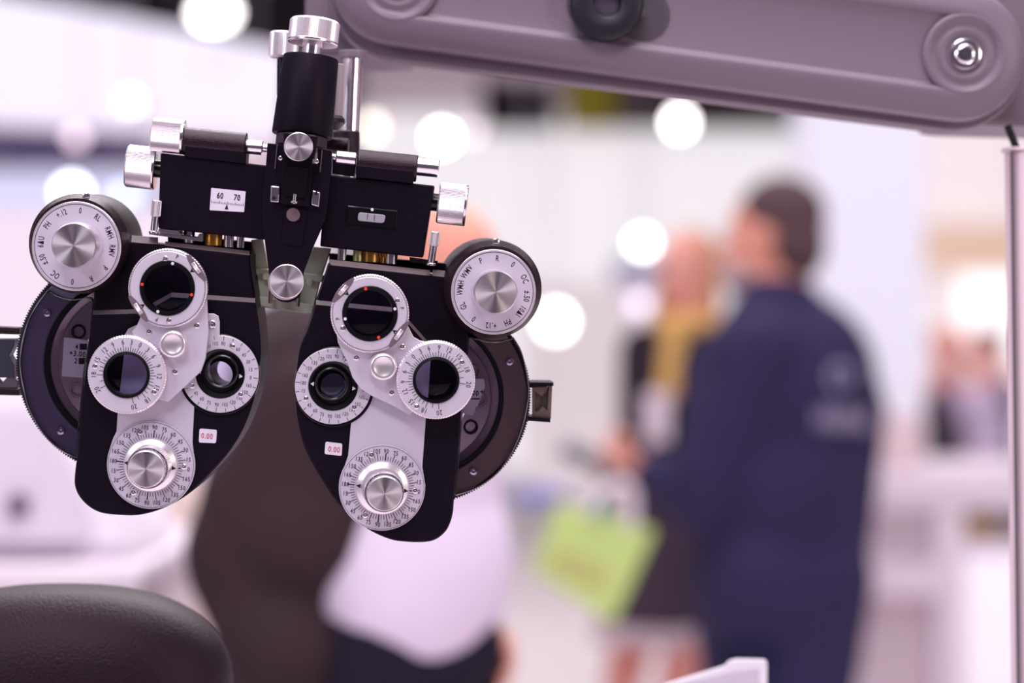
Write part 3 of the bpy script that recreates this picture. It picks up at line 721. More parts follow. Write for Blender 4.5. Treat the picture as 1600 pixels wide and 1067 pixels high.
# pill slot with black knob
bm = loft([stadium(FA, (925,6), (1006,24), r*KA, h*KA) for r, h in [(40,9.4),(40,8.6),(36,8.4),(34,8.0)]])
link('slot_recess', tomesh(bm), mat('slot_dark', (66, 56, 68), .6), t, FA.W)
kb = boss(947, 10, [(22,12),(22,44),(25,46),(50,46),(56,42),(57,36),(57,16),(52,10),(24,10),(22,12)], 'clamp_knob', mat('black_knob_plastic', (30, 26, 38), .45, spec=.3), t)
link('knob_bolt', tomesh(lathe([(0,20*KA),(14*KA,20*KA),(20*KA,26*KA),(20.5*KA,20*KA),(21*KA,10*KA)], 32)), mat('bright_steel', (215,212,225)), kb, WM[kb])
boss(1003, 22, [(0,14),(5,13),(7,8)], 'stud', CHR, t, 20)
# left housing and right housing behind the shell
FB = Fr(800, 60, YA+.05, roll=0)
plate('left_housing', FB, [(476,84),(600,90),(640,88),(640,-120),(476,-120)], 0, .09, ARMD, t, r=.006, bev=.003)
plate('right_housing', FB, [(1470,190),(1500,194),(1720,200),(1720,-120),(1470,-120)], 0, .10, ARMD, t, r=.006, bev=.003)
for x, y in ((614, 92), (636, 88)): link('latch_screw', tomesh(solid(.0025, -.004, 0, .0005, 16)), INK, t, FB.at(x, y, .004))
link('latch_screw', tomesh(solid(.003, -.004, 0, .0005, 16)), INK, t, FB.at(1478, 189, .03))
# chrome post hanging from the arm behind the instrument
FP_ = Fr(550, 160, 1.60, roll=-1)
pst = thing('hanger_post', FP_.O, 'chrome post hanging from the arm behind the black cylinder', 'post')
rod('post_rod', FP_, (551, 90), (541, 330), 0, .0068, CHR, pst); rod('post_collar', FP_, (551.4, 80), (551, 92), 0, .0095, ARMD, pst)
# column
YC = 1.66
FC = Fr(1590, 600, YC, roll=.7)
t = thing('stand_column', (P(1600,600,YC).x+.015, YC, 0), 'pale steel column of the instrument stand at the right edge', 'column')
cx = FC.uv(1618, 600, 0)
top = FC.uv(1618, 238, 0).y; bot = -(FC.O.z) + .02
def colm(name, r, y0, y1, m, seg=64):
    W = FC.W @ Matrix.Translation((cx.x, y0, 0)) @ Matrix.Rotation(-PI/2, 4, 'X')
    return link(name, tomesh(solid(r, 0, y1-y0, .0012, seg)), m, t, W)
colm('column_tube', 43*YC/FPX, bot, top, STL); colm('column_seam', 30*YC/FPX, bot, top+.001, mat('seam_grey', (92,76,88), .5))
colm('column_flange', 49*YC/FPX, top, top+.003, STL); colm('column_foot', .16, bot, bot+.03, ARMD)
# narrow side strip that shows as the dark groove
gx0 = FC.uv(1578, 600, 0)
link('column_groove', tomesh(box_bm(gx0.x-.0006, gx0.x+.0012, bot+.03, top, .012, .0165)), mat('seam_grey', (92,76,88)), t, FC.W)
rod('gas_strut', FC, (1574, 196), (1590, 236), .01, .0026, RUB, t)

# ================================================================== PHOROPTER
FL = Fr(260, 560, D0, roll=-6.5, yaw=-.5, pitch=3)
FR = Fr(600, 610, D0, roll=-6.5, yaw=5.5, pitch=3.5)
FB_ = Fr(462, 300, D0-.002, roll=-6.6, yaw=1.5, pitch=3)
PH = thing('optical_refractor', P(470, 300, D0), 'black twin-headed eye test refractor with silver dials hanging from the arm', 'eye instrument')
mm = .001

def dial_text(items, c, F, V, Fc, roll):
    for s, a, r, H, mode in items:
        x, y = pol(r*K, a - roll); write(V, Fc, s, x, y, (math.radians(a-roll)-PI/2) if mode else 0, H*K)

def make_head(F, side, q):
    """one refractor half; q holds the pixel measurements"""
    who = 'left' if side < 0 else 'right'
    def L(pts, h=0): return [tuple(F.uv(x, y, h)[:2]) for x, y in pts]
    ax, ay, ar = q['axis']; hole_c = F.uv(ax, ay, 0)
    hole = circ(tuple(hole_c[:2]), 20*K, 40)
    outl = catmull(L(q['outline'], -.004), q['sharp'], 5)
    hs = link('lens_housing', tomesh(slab(outl, -.046, -.004, [hole], .0012), 'lens_housing', 30), BLK, PH, F.W)
    fc = catmull(L(q['cover'], 0), q['cs'], 4)
    link('front_cover', tomesh(slab(fc, -.006, 0, [hole], .0007), 'front_cover', 30), BLK, hs, F.W)
    # chamfer ledges with overhead light put into their paler paint
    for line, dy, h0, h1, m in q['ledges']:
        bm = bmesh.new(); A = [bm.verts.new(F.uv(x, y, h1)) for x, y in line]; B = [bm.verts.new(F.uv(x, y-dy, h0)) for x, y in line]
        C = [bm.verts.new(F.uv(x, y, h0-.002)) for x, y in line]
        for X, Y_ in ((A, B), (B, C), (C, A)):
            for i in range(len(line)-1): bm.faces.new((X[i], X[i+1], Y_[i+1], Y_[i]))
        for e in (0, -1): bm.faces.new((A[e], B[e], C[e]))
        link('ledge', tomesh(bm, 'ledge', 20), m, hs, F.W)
    # --- lens power wheel under clear cover
    wx, wy, wr = q['wheel']
    W = F.at(wx, wy, -.018)
    sec = (PI-1.75+math.radians(6), PI+1.55+math.radians(6)) if side < 0 else (-1.55+math.radians(6), 1.55+math.radians(6))
    sec = (sec[0], sec[1]); seg = 2*int((sec[1]-sec[0])*wr/4.3)
    wl = link('power_wheel', tomesh(ring(.70*wr*K, wr*K, -.012, -.001, .0006, seg, 3.0*K, sec), 'power_wheel', 20), RUB, PH, up(W, 0))
    link('wheel_ring', tomesh(ring(q['ri']*K, (wr-8)*K, -.004, .001, .0004, 96, 0, sec), 'wheel_ring', 25), WHEEL if side < 0 else WHEELB, wl, up(W, .0))
    link('wheel_hub', tomesh(lathe([(q['ri']*K,-.006),(q['ri']*.86*K,-.0085),(q['ri']*.84*K,-.005),(q['ri']*.55*K,-.002)], 96, None, True, sec), 'wheel_hub', 20), WHIN, wl, up(W, 0))
    for sx, sy in q['wscrew']: screw(F, sx, sy, -.0165, 7*K, wl)
    # little lens cells on the hub
    for i in range(24):
        a = math.radians(360/24*i + 4); rr = q['ri']*.70*K
        Wc = up(W, -.004) @ Matrix.Translation((rr*math.cos(a), rr*math.sin(a), 0))
        if i < 24 and (math.cos(a)*side > (.5 if side < 0 else .4)) and i % 2 == 0: link('lens_cell', tomesh(ring(8*K, 12*K, 0, .0016, .0003, 28), 'lens_cell', 30), [CHR, BLKR, WHIN][i%3], wl, Wc)
    cv = catmull(L(q['clear'], -.012), q['clear_s'], 4)
    link('clear_window', tomesh(slab(cv, -.0145, -.013, (), .0004), 'clear_window', 30), PLAS, PH, F.W)
    # rim of the clear window
    inner = []
    cen = Vector((sum(p[0] for p in cv)/len(cv), sum(p[1] for p in cv)/len(cv)))
    for p in cv: v = Vector(p)-cen; inner.append(tuple(cen + v*(1-3.0*K/max(v.length,1e-6))))
    link('window_rim', tomesh(slab(cv, -.019, -.0125, [inner], .0006), 'window_rim', 30), PLASE, PH, F.W)
    # card with sphere power
    pc = plate('power_card', F, q['card'], -.0155, .0006, mat('card_white', (246, 240, 250), .4), wl, r=.0008, bev=.0001)
    V = []; Fc = []; globals()['BOLD'] = .02
    for s, x, y, H in q['cardtext']:
        u = F.uv(x, y, -.0155); write(V, Fc, s, u.x, u.y, 0, H*K, .85)
    for (x0, y0, x1, y1) in q['cardbox']:
        poly(V, Fc, [tuple(F.uv(*p, -.0155)[:2]) for p in ((x0,y1),(x1,y1),(x1,y0),(x0,y0))])
    marks('power_figures', V, Fc, INK, pc, up(F.W, -.0155))
    # --- auxiliary dial at the outer top corner
    dx, dy, dr = q['aux']; c0 = F.at(dx, dy, 0); br = q['auxr']
    cb = F.at(*q['auxb'], .010)
    au = link('auxiliary_dial', tomesh(lathe([(0,-.052),(br*K-.001,-.052),(br*K,-.05),(br*K,.004),(br*K-.0008,.006),((dr+2)*K,.0115),((dr+1)*K,.0115),(0,.0113)], 128), 'auxiliary_dial', 22), BLKT, PH, up(cb, -.010))
    Wd = F.at(dx, dy, .0115)
    fa = link('dial_face', tomesh(lathe([(0,0),(dr*K,0),(dr*K,.0012),((dr-1)*K,.0016),((dr-2.6)*K,.0016),((dr-3.4)*K,.0011),((dr-4.4)*K,.0013),(0,.0013)], 128, ), 'dial_face', 20), SIL, au, Wd)
    link('dial_rim', tomesh(ring((dr-2.2)*K, (dr+.8)*K, .0, .0017, .0003, 260, .5*K), 'dial_rim', 20), ALU, au, Wd)
    V = []; Fc = []; globals()['BOLD'] = .018
    for s, a in q['auxt']:
        x, y = pol((dr-13)*K, a-F.roll); write(V, Fc, s, x, y, math.radians(a-F.roll)-PI/2, 9.2*K, .66)
    globals()['BOLD'] = 0.0
    for i in range(90):
        a, b = pol((dr-3.9)*K, i*4), pol((dr-3.9)*K, i*4+4); stroke(V, Fc, *a, *b, .7*K)
    marks('dial_letters', V, Fc, INK, au, up(Wd, .0012))
    kx, ky, kr = q['auxk']; Wk = F.at(kx, ky, .034)
    kn = link('selector_knob', tomesh(lathe([(0,-.021),((kr+1)*K,-.021),((kr+1)*K,-.019),((kr+.4)*K,-.002),((kr-.6)*K,-.0006)], 120, ), 'selector_knob', 20), ALU, au, Wk)
    link('knob_cap', tomesh(lathe([((kr-.6)*K,-.0006),((kr-1.6)*K,0),(0,.0004)], 120), 'knob_cap', 20), SPUN, kn, Wk)
    sx, sy = q['auxscr']; link('set_screw', tomesh(lathe([(0,.001),(5.5*K,.0),(6*K,-.0012),(5.5*K,-.003),(0,-.004)], 24)), CHR, au, F.at(sx, sy, .0085))
    # --- silver plate and cylinder power dial at the bottom
    pl = plate('silver_plate', F, q['plate'], .0016, .0016, SIL, PH, bev=.0003)
    bx, by, brr = q['bot']; Wb = F.at(bx, by, .0030)
    bd = link('cylinder_dial', tomesh(lathe([(0,-.003),(brr*K,-.003),(brr*K,-.0004),((brr-.8)*K,0),(0,0)], 120), 'cylinder_dial', 20), SIL, PH, Wb)
    V = []; Fc = []
    labs = [(0,'0')] + [(a, str(a)) for a in range(15,181,15)] + [(180+a, str(a)) for a in range(15,166,15)]
    for a, s in labs:
        x, y = pol((brr-9.5)*K, a); write(V, Fc, s, x, y, 0, 6.8*K, .78)
    for i in range(72):
        a = i*5; lo = 43; hi = 55 if a % 15 == 0 else 50
        p, r2 = pol(lo*K, a), pol(hi*K, a); stroke(V, Fc, *p, *r2, (1.6 if a % 90 == 0 else .9)*K*(1 if a%15==0 else .7))
    for i in range(90):
        a, b = pol((brr-2)*K, i*4), pol((brr-2)*K, i*4+4)
        if i % 1 == 0: stroke(V, Fc, *a, *b, .35*K)
    marks('axis_figures', V, Fc, INK, bd, up(Wb, .0001))
    for sx, sy in q['botscr']: screw(F, sx, sy, .0028, 5*K, bd)
    Wf = F.at(bx, by, .003)
    fl = link('knob_flange', tomesh(lathe([(0,0),(42*K,0),(42*K,.001),(40.5*K,.002),(33*K,.0035),(31.5*K,.005),(0,.005)], 120), 'knob_flange', 22), ALU, bd, Wf)
    V = []; Fc = []
    for sgn in (-1, 1): poly(V, Fc, [(sgn*41*K,0),(sgn*34*K,3.6*K),(sgn*34*K,-3.6*K)])
    marks('pointer', V, Fc, INK, fl, Wf @ Matrix.Translation((0,0,.0032)))
    kx, ky, kr = q['botk']; Wk = F.at(kx, ky, .026)
    link('knob_skirt', tomesh(solid((kr+3.5)*K, -.0215, -.005, .0006, 150, 1.0*K), 'knob_skirt', 18), ALU, bd, Wk)
    kn = link('axis_knob', tomesh(lathe([(0,-.008),((kr+1.5)*K,-.0065),((kr+1)*K,-.003),((kr-.3)*K,-.0005)], 120), 'axis_knob', 20), CHR, bd, Wk)
    link('knob_gap', tomesh(ring((kr-1)*K, (kr+2.6)*K, -.0062, -.005, .0002, 96)), BLKR, bd, Wk)
    link('knob_cap', tomesh(lathe([((kr-.3)*K,-.0005),((kr-1.6)*K,0),(0,.0004)], 120), 'knob_cap', 20), SPUN, kn, Wk)
    # --- cylinder axis ring with the eye lens
    ax, ay, ar = q['axis']; Wa = F.at(ax, ay, .0022)
    ex, ey = q['shadow']
    link('dial_backing', tomesh(ring(21*K, (ar+3)*K, -.0022, .0021, .0003, 96)), BLKR, PH, F.at(ax+ex, ay+ey, 0))  # black off-centre ring stands for the shadow gap round the dial
    ad = link('axis_ring', tomesh(ring(38.5*K, ar*K, 0, .0022, .0004, 120), 'axis_ring', 20), SIL, PH, Wa)
    V = []; Fc = []
    for a, s in labs:
        x, y = pol((ar-12.5)*K, a); write(V, Fc, s, x, y, 0, 5.8*K, .74)
        p, r2 = pol((ar-6)*K, a), pol((ar-.8)*K, a)
        if a % 90 == 0: p = pol((ar-8)*K, a)
        stroke(V, Fc, *p, *r2, .8*K)
    marks('axis_figures', V, Fc, INK, ad, up(Wa, .0022))
    for sx, sy in q['axscr']: screw(F, sx, sy, .004, 4.2*K, ad)
    bz = link('black_bezel', tomesh(lathe([(22*K,-.002),(38.5*K,-.002),(38.5*K,.0015),(37.5*K,.0020),(30*K,.0012),(28*K,.0005),(22*K,.0005)], 96), 'black_bezel', 22), BLKR, ad, Wa)
    V = []; Fc = []
    for sgn in (-1, 1): poly(V, Fc, [(sgn*36*K,0),(sgn*30*K,3.4*K),(sgn*30*K,-3.4*K)])
    marks('white_pointer', V, Fc, WHT, ad, up(Wa, .0016))
    tx, ty = q['tube']; Wt = F.at(tx, ty, .0085)
    link('lens_tube', tomesh(ring(22*K, 26*K, -.012, 0, .0008, 80), 'lens_tube', 25), BLKR, ad, Wt)
    link('eye_lens', tomesh(lathe([(0,.0012),(12*K,.0008),(22*K,-.0006),(22*K,-.002),(0,-.002)], 64), 'eye_lens', 25), GLASS if side > 0 else GLASSL, ad, up(Wt, -.003))
    # --- swing bracket with pivot knob
    hl = [circ(tuple(F.uv(*q[k_][:2], .010)[:2]), 35.5*K, 40) for k_ in ('cross', 'prism')]
    br = plate('swing_bracket', F, q['bracket'], .010, .0030, SIL, PH, r=0, bev=.0004, holes=hl)
    for sx, sy in q['brscr']: screw(F, sx, sy, .0098, 5*K, br)
    kx, ky, kr = q['pivot']
    link('pivot_knob', tomesh(lathe([(0,0),(kr*K,0),((kr+.3)*K,.002),(kr*K,.006),((kr-2)*K,.0078),((kr-5)*K,.0082),((kr-8)*K,.0074),(0,.0072)], 80), 'pivot_knob', 60), ALU, br, F.at(kx, ky, .010))
    # --- cross cylinder (upper ring)
    ux, uy, ur = q['cross']; Wu = F.at(ux, uy, .012)
    cr = link('cross_cylinder', tomesh(ring(36*K, ur*K, -.0035, .003, .0008, 180, .7*K), 'cross_cylinder', 20), ALU, PH, Wu)
    ring_bm = ring(40*K, (ur-4)*K, .003, .0042, .0005, 120)
    link('ring_plate', tomesh(ring_bm, 'ring_plate', 20), SIL, cr, Wu)
    link('black_ring', tomesh(lathe([(35*K,-.003),(35*K,.003),(36*K,.0048),(42*K,.0050),(43*K,.0044),(43*K,.002)], 96), 'black_ring', 25), BLKR, cr, Wu)
    link('cross_lens', tomesh(lathe([(0,.0016),(20*K,.0012),(35*K,0),(35*K,-.001),(0,-.001)], 64), 'cross_lens', 25), GLASSL, cr, up(Wu, .001))
    for a, m in q['dots']:
        x, y = pol(39*K, a-F.roll)
        link('axis_dot', tomesh(lathe([(0,.0004),(2.3*K,.0002),(2.5*K,0)], 16)), m, cr, Wu @ Matrix.Translation((x,y,.0050)))
    V = []; Fc = []
    for s, a, rr in q['crt']:
        x, y = pol(rr*K, a-F.roll); write(V, Fc, s, x, y, math.radians(a-F.roll)-PI/2, 6.5*K, .75)
    for a in q['cra']:
        tip, l_, r_ = pol(43*K, a-F.roll), pol(50*K, a-F.roll-4.5), pol(50*K, a-F.roll+4.5); poly(V, Fc, [tip, l_, pol(48*K, a-F.roll), r_])
    marks('ring_letters', V, Fc, INK, cr, up(Wu, .0043))
    for a in q['cra']:     # thumb wheels set in cut-outs of the rim
        aa = math.radians(a-F.roll); x, y = 55*K*math.cos(aa), 55*K*math.sin(aa)
        cut = [(25*K*math.cos(t_), 5.5*K*math.sin(t_)) for t_ in [2*PI*i/28 for i in range(28)]]
        link('wheel_recess', tomesh(slab(cut, .0, .0002, (), 0)), mat('recess_grey', (110, 92, 104), .5, metal=.3), cr, Wu @ Matrix.Translation((x,y,.0042)) @ Matrix.Rotation(aa+PI/2, 4, 'Z'))
        Wt = Wu @ Matrix.Translation((x,y,.0012)) @ Matrix.Rotation(aa+PI/2, 4, 'Z') @ Matrix.Rotation(PI/2, 4, 'X')
        link('thumb_wheel', tomesh(solid(13*K, -3*K, 3*K, .0003, 60, .8*K), 'thumb_wheel', 18), ALU, cr, Wt)
    for sx, sy in q['crscr']: screw(F, sx, sy, .016, 4.6*K, cr)
    # --- rotary prism
    rx, ry, rr_ = q['prism']; Wp = F.at(rx, ry, .013)
    pr = link('rotary_prism', tomesh(ring(34*K, rr_*K, -.004, .003, .001, 180, .7*K), 'rotary_prism', 20), ALU, PH, Wp)
    link('prism_scale_plate', tomesh(ring(34*K, (rr_-3)*K, .003, .0042, .0004, 120)), SIL, pr, Wp)
    link('black_ring', tomesh(lathe([(31*K,-.004),(31*K,.003),(32*K,.0050),(35.5*K,.0052),(36.5*K,.0044),(36.5*K,.002)], 96), 'black_ring', 25), BLKR, pr, Wp)
    link('prism_lens', tomesh(lathe([(0,.0024),(18*K,.0018),(31*K,0),(31*K,-.001),(0,-.001)], 64), 'prism_lens', 25), GLASSL, pr, Wp)
    V = []; Fc = []
    ca = q['pz']                # angle of the zero mark
    sched = [('0',0),('3',15.5),('6',31),('9',49),('12',67),('15',88),('18',115),('20',142)]
    for s, d in sched:
        for sg in ((1,-1) if d else (1,)):
            a = ca - F.roll + sg*d; x, y = pol((rr_-10.5)*K, a); write(V, Fc, s, x, y, math.radians(a)-PI/2, 7.8*K, .80)
    angs = []
    for (s0, d0), (s1, d1) in zip(sched, sched[1:]):
        n = int(s1)-int(s0); angs += [(d0 + (d1-d0)*i/n, i == 0) for i in range(n)]
    angs += [(142, True)]
    for d, big in angs:
        for sg in (1, -1):
            a = ca - F.roll + sg*d; stroke(V, Fc, *pol(37*K, a), *pol((46 if big else 43)*K, a), .8*K)
    marks('prism_figures', V, Fc, INK, pr, up(Wp, .0042))
    for sx, sy in q['prscr']: screw(F, sx, sy, .0172, 4.6*K, pr)
    # --- small power window
    wd = plate('power_window', F, q['win'], .0006, .003, WHT, PH, r=.0012, bev=.0002)
    V = []; Fc = []; c = F.uv(*q['winc'], .0006); write(V, Fc, '0.00', c.x, c.y, 0, 8.6*K, .80)
    marks('red_figures', V, Fc, INKR, wd, up(F.W, .0007))
    # --- side bracket at the back
    for nm, pts, m, h, th in q['side']: plate(nm, F, pts, h, th, m, PH, bev=.0005)

def arc(c, r, a0, a1, n=20): return [(c[0]+r*math.cos(math.radians(a0+(a1-a0)*i/n)), c[1]-r*math.sin(math.radians(a0+(a1-a0)*i/n))) for i in range(n+1)]
QL = dict(
 outline=[(147,455),(150,400),(190,376),(247,381),(258,383),(391,398.5),(391,414),(399,466),(405,506),(408,548),(405,576),(400.6,610),(391,644),(377,677),(357,708),(332,736.5),(303.6,764.6),(275.5,784),(244.6,798),(213.7,805),(183,804.5),(157,801),(138,791),(123.7,776),(116.7,759),(116.7,740),(121,703),(126.5,632),(132,590),(138,534),(144,490)],
 sharp={0,1,2,3,4,5,6},
 cover=[(145,492),(215,490),(238,481),(268,464),(399,473),(404.5,506),(407.5,548),(404.5,576),(400,610),(390.4,644),(376.4,677),(356.4,708),(331.4,736),(303,764),(275,783.4),(244.4,797.4),(213.5,804.3),(183,803.8),(157.3,800.3),(138.5,790.4),(124.4,775.6),(117.5,759),(117.5,740),(121.8,703),(127.3,632),(132.8,590),(138.7,534)],
 cs={0,1,2,3,4},
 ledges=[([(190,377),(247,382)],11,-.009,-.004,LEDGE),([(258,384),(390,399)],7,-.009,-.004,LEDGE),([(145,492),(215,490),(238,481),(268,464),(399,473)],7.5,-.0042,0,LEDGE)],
 wheel=(199.2,567.6,178.5), ri=132.5, wscrew=[(74,489),(95.5,673)],
 clear=[(74.5,452),(55,480),(42,504.7),(31,552.5),(31,580),(36.5,608.7),(43,636),(56,662),(71,684),(90,701.5),(117.5,717),(130.7,592),(140.6,530),(144.8,471),(138,464),(112.5,466.7),(90,461)],
 clear_s={0,10,11,12,13},
 card=[(96,588),(128,590),(131,592),(139,532),(118,529),(100,527)], cardtext=[('4',120,541.5,8),('+3.00',121,552.5,8.5),('2',118.5,563.5,8)], cardbox=[(124.5,537,136,546.5),(123,559,134,569)],
 aux=(120,384.6,68.5), auxr=78, auxb=(120.5,381), auxk=(115,383.4,34.5), auxscr=(134,306),
 auxt=[('0',83),('RL',53),('RMH',22),('RMV',-7),('P',-37),('R',-66),('0',-97),('OC',233),('±.50',202),('6△U'.replace('△','∆'),173),('PH',144),('+.12',114)],
 plate=[(184,640),(194,552),(260,540),(305,560),(303.6,631),(300.5,690),(304,722),(240,745),(168,712),(176,686),(182,674)],
 bot=(235.7,726.5,69), botk=(228,733,29), botscr=[(219.5,675.5),(208.5,769.5),(287,729.5)],
 axis=(344.5,584,60.5), shadow=(-1.5,1), tube=(346,580.5), axscr=[(364,541),(300,603),(376,617)],
 bracket=arc((263,450),59.5,225,-4)+[(325.5,520),(321,560),(314,580),(291,602),(262,628)]+arc((199.5,585),59,-40,-280,20)+[(206,518),(214,508)],
 brscr=[(233,518.5),(307.5,509),(273.5,581)], pivot=(272.5,537,21.5),
 cross=(263,450,61.5), dots=[(77,WHT),(248,WHT),(171,RED),(-15,RED)], crt=[('P',72,51),('P',251,51)], cra=[35,215], crscr=[(258.5,404.5),(264,501)],
 prism=(199.5,585,61.5), pz=65, prscr=[(148.5,572.5),(241,613)],
 win=[(310.5,691.5),(337.5,692.5),(339,671.5),(311.5,669.5)], winc=(323.5,681),
 side=[('side_bracket',[(-60,520),(30,523),(30,512),(-60,508)],BLKT,-.03,.012),('side_bracket',[(-60,616),(30,618),(30,608),(-60,604)],BLKT,-.03,.012),
       ('side_spring',[(-60,604),(28,607),(28,595),(15,585),(3,598),(-10,585),(-60,585)],CHR,-.034,.006),('side_roller',[(-60,590),(22,590),(22,570),(14,556),(22,540),(22,530),(-60,530)],mat('roller_grey',(74,74,92),.3,metal=.6),-.030,.014)])
QR = dict(
 outline=[(732,540),(728,470),(712,435),(672,430),(514,413.5),(512.5,420),(495,473),(481,514),(470,539),(465,566),(461.5,599),(462.5,632),(466.7,664),(476.5,700.6),(490.6,728.7),(507.5,756.8),(527,785),(549.6,807),(575,827),(608.7,842.5),(636.8,846.8),(665,847),(681.8,842.5),(696,831),(704,816),(708,800),(709.5,782),(715.5,714.6),(721,647),(728,590)],
 sharp={0,1,2,3,4},
 cover=[(494,476),(622,488),(668,540),(731,548),(728,590),(720.2,647),(714.7,714.6),(708.7,782),(707.2,800),(703.4,815.6),(695.4,830.4),(681.4,841.8),(665,846.2),(637,846),(609,841.8),(575.4,826.3),(550,806.4),(527.6,784.5),(508.2,756.4),(491.3,728.3),(477.2,700.2),(467.5,664),(463.3,632),(462.2,599),(465.7,566),(470.7,539),(481.7,514)],
 cs={0,1,2,3},
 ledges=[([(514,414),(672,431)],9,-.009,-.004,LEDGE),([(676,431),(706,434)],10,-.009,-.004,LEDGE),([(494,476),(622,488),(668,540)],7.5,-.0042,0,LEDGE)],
 wheel=(663.2,621.2,170.5), ri=126, wscrew=[(796,565),(739.5,736)],
 clear=[(732,532),(742,528),(764,532.7),(784,532),(803,527),(815,548),(823,580),(827,611),(822,648),(809,690),(784,733),(750,761),(712,775),(721,647),(728,590)],
 clear_s={4,12,13,14},
 card=[(722,645),(738,650),(744,640),(758,604),(756,592),(736,592)], cardtext=[('+',753,612,9),('00',743,614,8),('1',744,638,7)], cardbox=[(736,622,750,624)],
 aux=(771,456,65.5), auxr=77, auxb=(771,452), auxk=(775,456.5,33.5), auxscr=(775,378),
 auxt=[('P',113),('R',84),('0',55),('OC',23),('±.50',-7),('10∆I',-35),('PH',-65),('+.12',-94),('0',234),('GL',205),('WMH',173),('WMV',143.5)],
 plate=[(549.5,650),(548,590),(600,560),(673,560),(669,620),(665.6,650),(660,729),(665,760),(600,790),(530,750),(540,724),(544,712)],
 bot=(597,762,67.5), botk=(601,771.5,27.5), botscr=[(580.5,711.5),(571,805),(648.5,767)],
 axis=(520.5,603,59.5), shadow=(1.5,1), tube=(518.5,600), axscr=[(541.5,563),(478,623),(553.5,637)],
 bracket=arc((577.7,489.5),59,-14,208)+[(528,535),(541,562),(551,590),(563,607),(580,618),(612,633),(640,648)]+arc((680.7,593),59,235,460)+[(656,532),(646,526),(640,514)],
 brscr=[(557,559),(628.5,542),(612,613.5)], pivot=(598,572,21.5),
 cross=(577.7,489.5,61), dots=[(100,RED),(-70,RED),(11,WHT),(192,WHT)], crt=[('P',10,50),('P',189,50)], cra=[139,-36], crscr=[(621,470),(535.5,513.5)],
 prism=(680.7,593,61.5), pz=134, prscr=[(722,566.5),(651,635.5)],
 win=[(507,709.5),(534,712.5),(535,693),(508.5,690)], winc=(522,702),
 side=[('side_bracket',[(815,607),(865,603),(865,597.5),(815,597)],BLK,-.02,.02),('side_bracket',[(815,657),(860,660),(860,653.5),(815,650)],BLK,-.02,.02),
       ('side_spring',[(832,651),(861,655),(863,603),(857,603),(855,641),(848,634),(840,643),(836,643),(836,612),(846,620),(855,610),(855,604),(832,604)],mat('side_steel',(150,128,124),.3,metal=.8),-.024,.004),
       ('side_roller',[(834,648),(858,650),(859,606),(834,606)],mat('roller_brown',(112,98,96),.35,metal=.6),-.029,.01)])
make_head(FL, -1, QL); make_head(FR, 1, QR)
# small silver tab with screw on the left head
tb = plate('screw_tab', FL, [(318,545),(343,545),(343,503),(341,494),(334,490),(318,490)], .0045, .002, SIL, PH, bev=.0003); screw(FL, 331.5, 507, .0044, 7*K, tb)
plate('side_tab', FL, [(200,540),(215,545),(222,515),(212,508),(200,514),(194,525)], .007, .002, ALU, PH, bev=.0003)

# ---- cross bar
F = FB_
bl = plate('bar_box', F, [(251,239),(417,258.5),(417,375),(247,356.6)], 0, .036, BLK, PH, r=.0012, bev=.0008)
brx = plate('bar_box', F, [(510,272.5),(679,290),(661,403),(500,385)], -.001, .036, BLK, PH, r=.0012, bev=.0008)
# window 60 - 70
wn = plate('distance_window', F, [(327.5,328.5),(381.5,331.5),(384,299),(330,293.5)], .0004, .002, WHT, bl, r=.0006, bev=.0001)
V = []; Fc = []
BOLD = .018
for s, x, y in (('60', 344, 305.5), ('70', 370.5, 308.5)): u = F.uv(x, y, .0004); write(V, Fc, s, u.x, u.y, 0, 9*K, .75)
a0, a1 = F.uv(330.5, 316.5, .0004), F.uv(380, 321.5, .0004)
for i in range(21):
    p = a0.lerp(a1, i/20); H = (5.5 if i % 5 == 0 else 3.6)*K; stroke(V, Fc, p.x, p.y-.5*K, p.x, p.y+H-1.5*K, .65*K)
c = F.uv(354.5, 322, .0004); poly(V, Fc, [(c.x, c.y+3*K), (c.x-2.8*K, c.y-5*K), (c.x+2.8*K, c.y-5*K)])
marks('distance_scale', V, Fc, INK, wn, up(F.W, .0005))
# level vial
lv = plate('level_frame', F, [(540,349.5),(619,358.5),(621.5,329),(543,321)], .0002, .003, BLKR, brx, r=.0004, bev=.0006)
plate('level_vial', F, [(558.5,345),(600,349),(603,336),(560,331.5)], .0012, .003, mat('vial_grey', (150, 143, 156), .25), brx, r=.0018, bev=.0004)
V = []; Fc = []
for x, y in ((574.2, 338.5), (585, 340)): u = F.uv(x, y, .0013); stroke(V, Fc, u.x, u.y-4.5*K, u.x, u.y+4.5*K, .7*K)
marks('level_lines', V, Fc, INK, lv, up(F.W, .0014))
link('level_dot', tomesh(lathe([(0,.0004),(2.2*K,.0002),(2.5*K,0)], 16)), WHT, brx, F.at(581.5, 327.5, .0006))
# centre plate
cp = plate('centre_plate', F, [(418,223.5),(443,226),(443,250),(496,256),(496,231),(518.4,234.5),(517,267),(513,310),(508,343),(487,390),(474,425),(472,445),(462,462),(444,468),(428,460),(422,440),(420,425),(414.5,385),(410.5,348),(409.5,330),(413,290)], .009, .008, BLK, PH, bev=.0006)
plate('channel_block', F, [(437,318),(484,323),(489,232),(444,226)], .013, .006, BLK, cp, bev=.0006)
plate('channel_rib', F, [(446,305),(477,308.5),(481,262),(448,259)], .0155, .003, BLKR, cp, bev=.0005)
plate('lower_rib', F, [(440,382),(472,386),(481,328),(444,323)], .0098, .001, BLK, cp, bev=.0004)
plate('side_rib', F, [(428.5,263),(430.8,263.2),(434.2,227),(432,226.8)], .0105, .002, CHR, cp, bev=.0003)
plate('side_rib', F, [(499,268),(501,268.2),(504,235),(502,234.8)], .0105, .002, CHR, cp, bev=.0003)
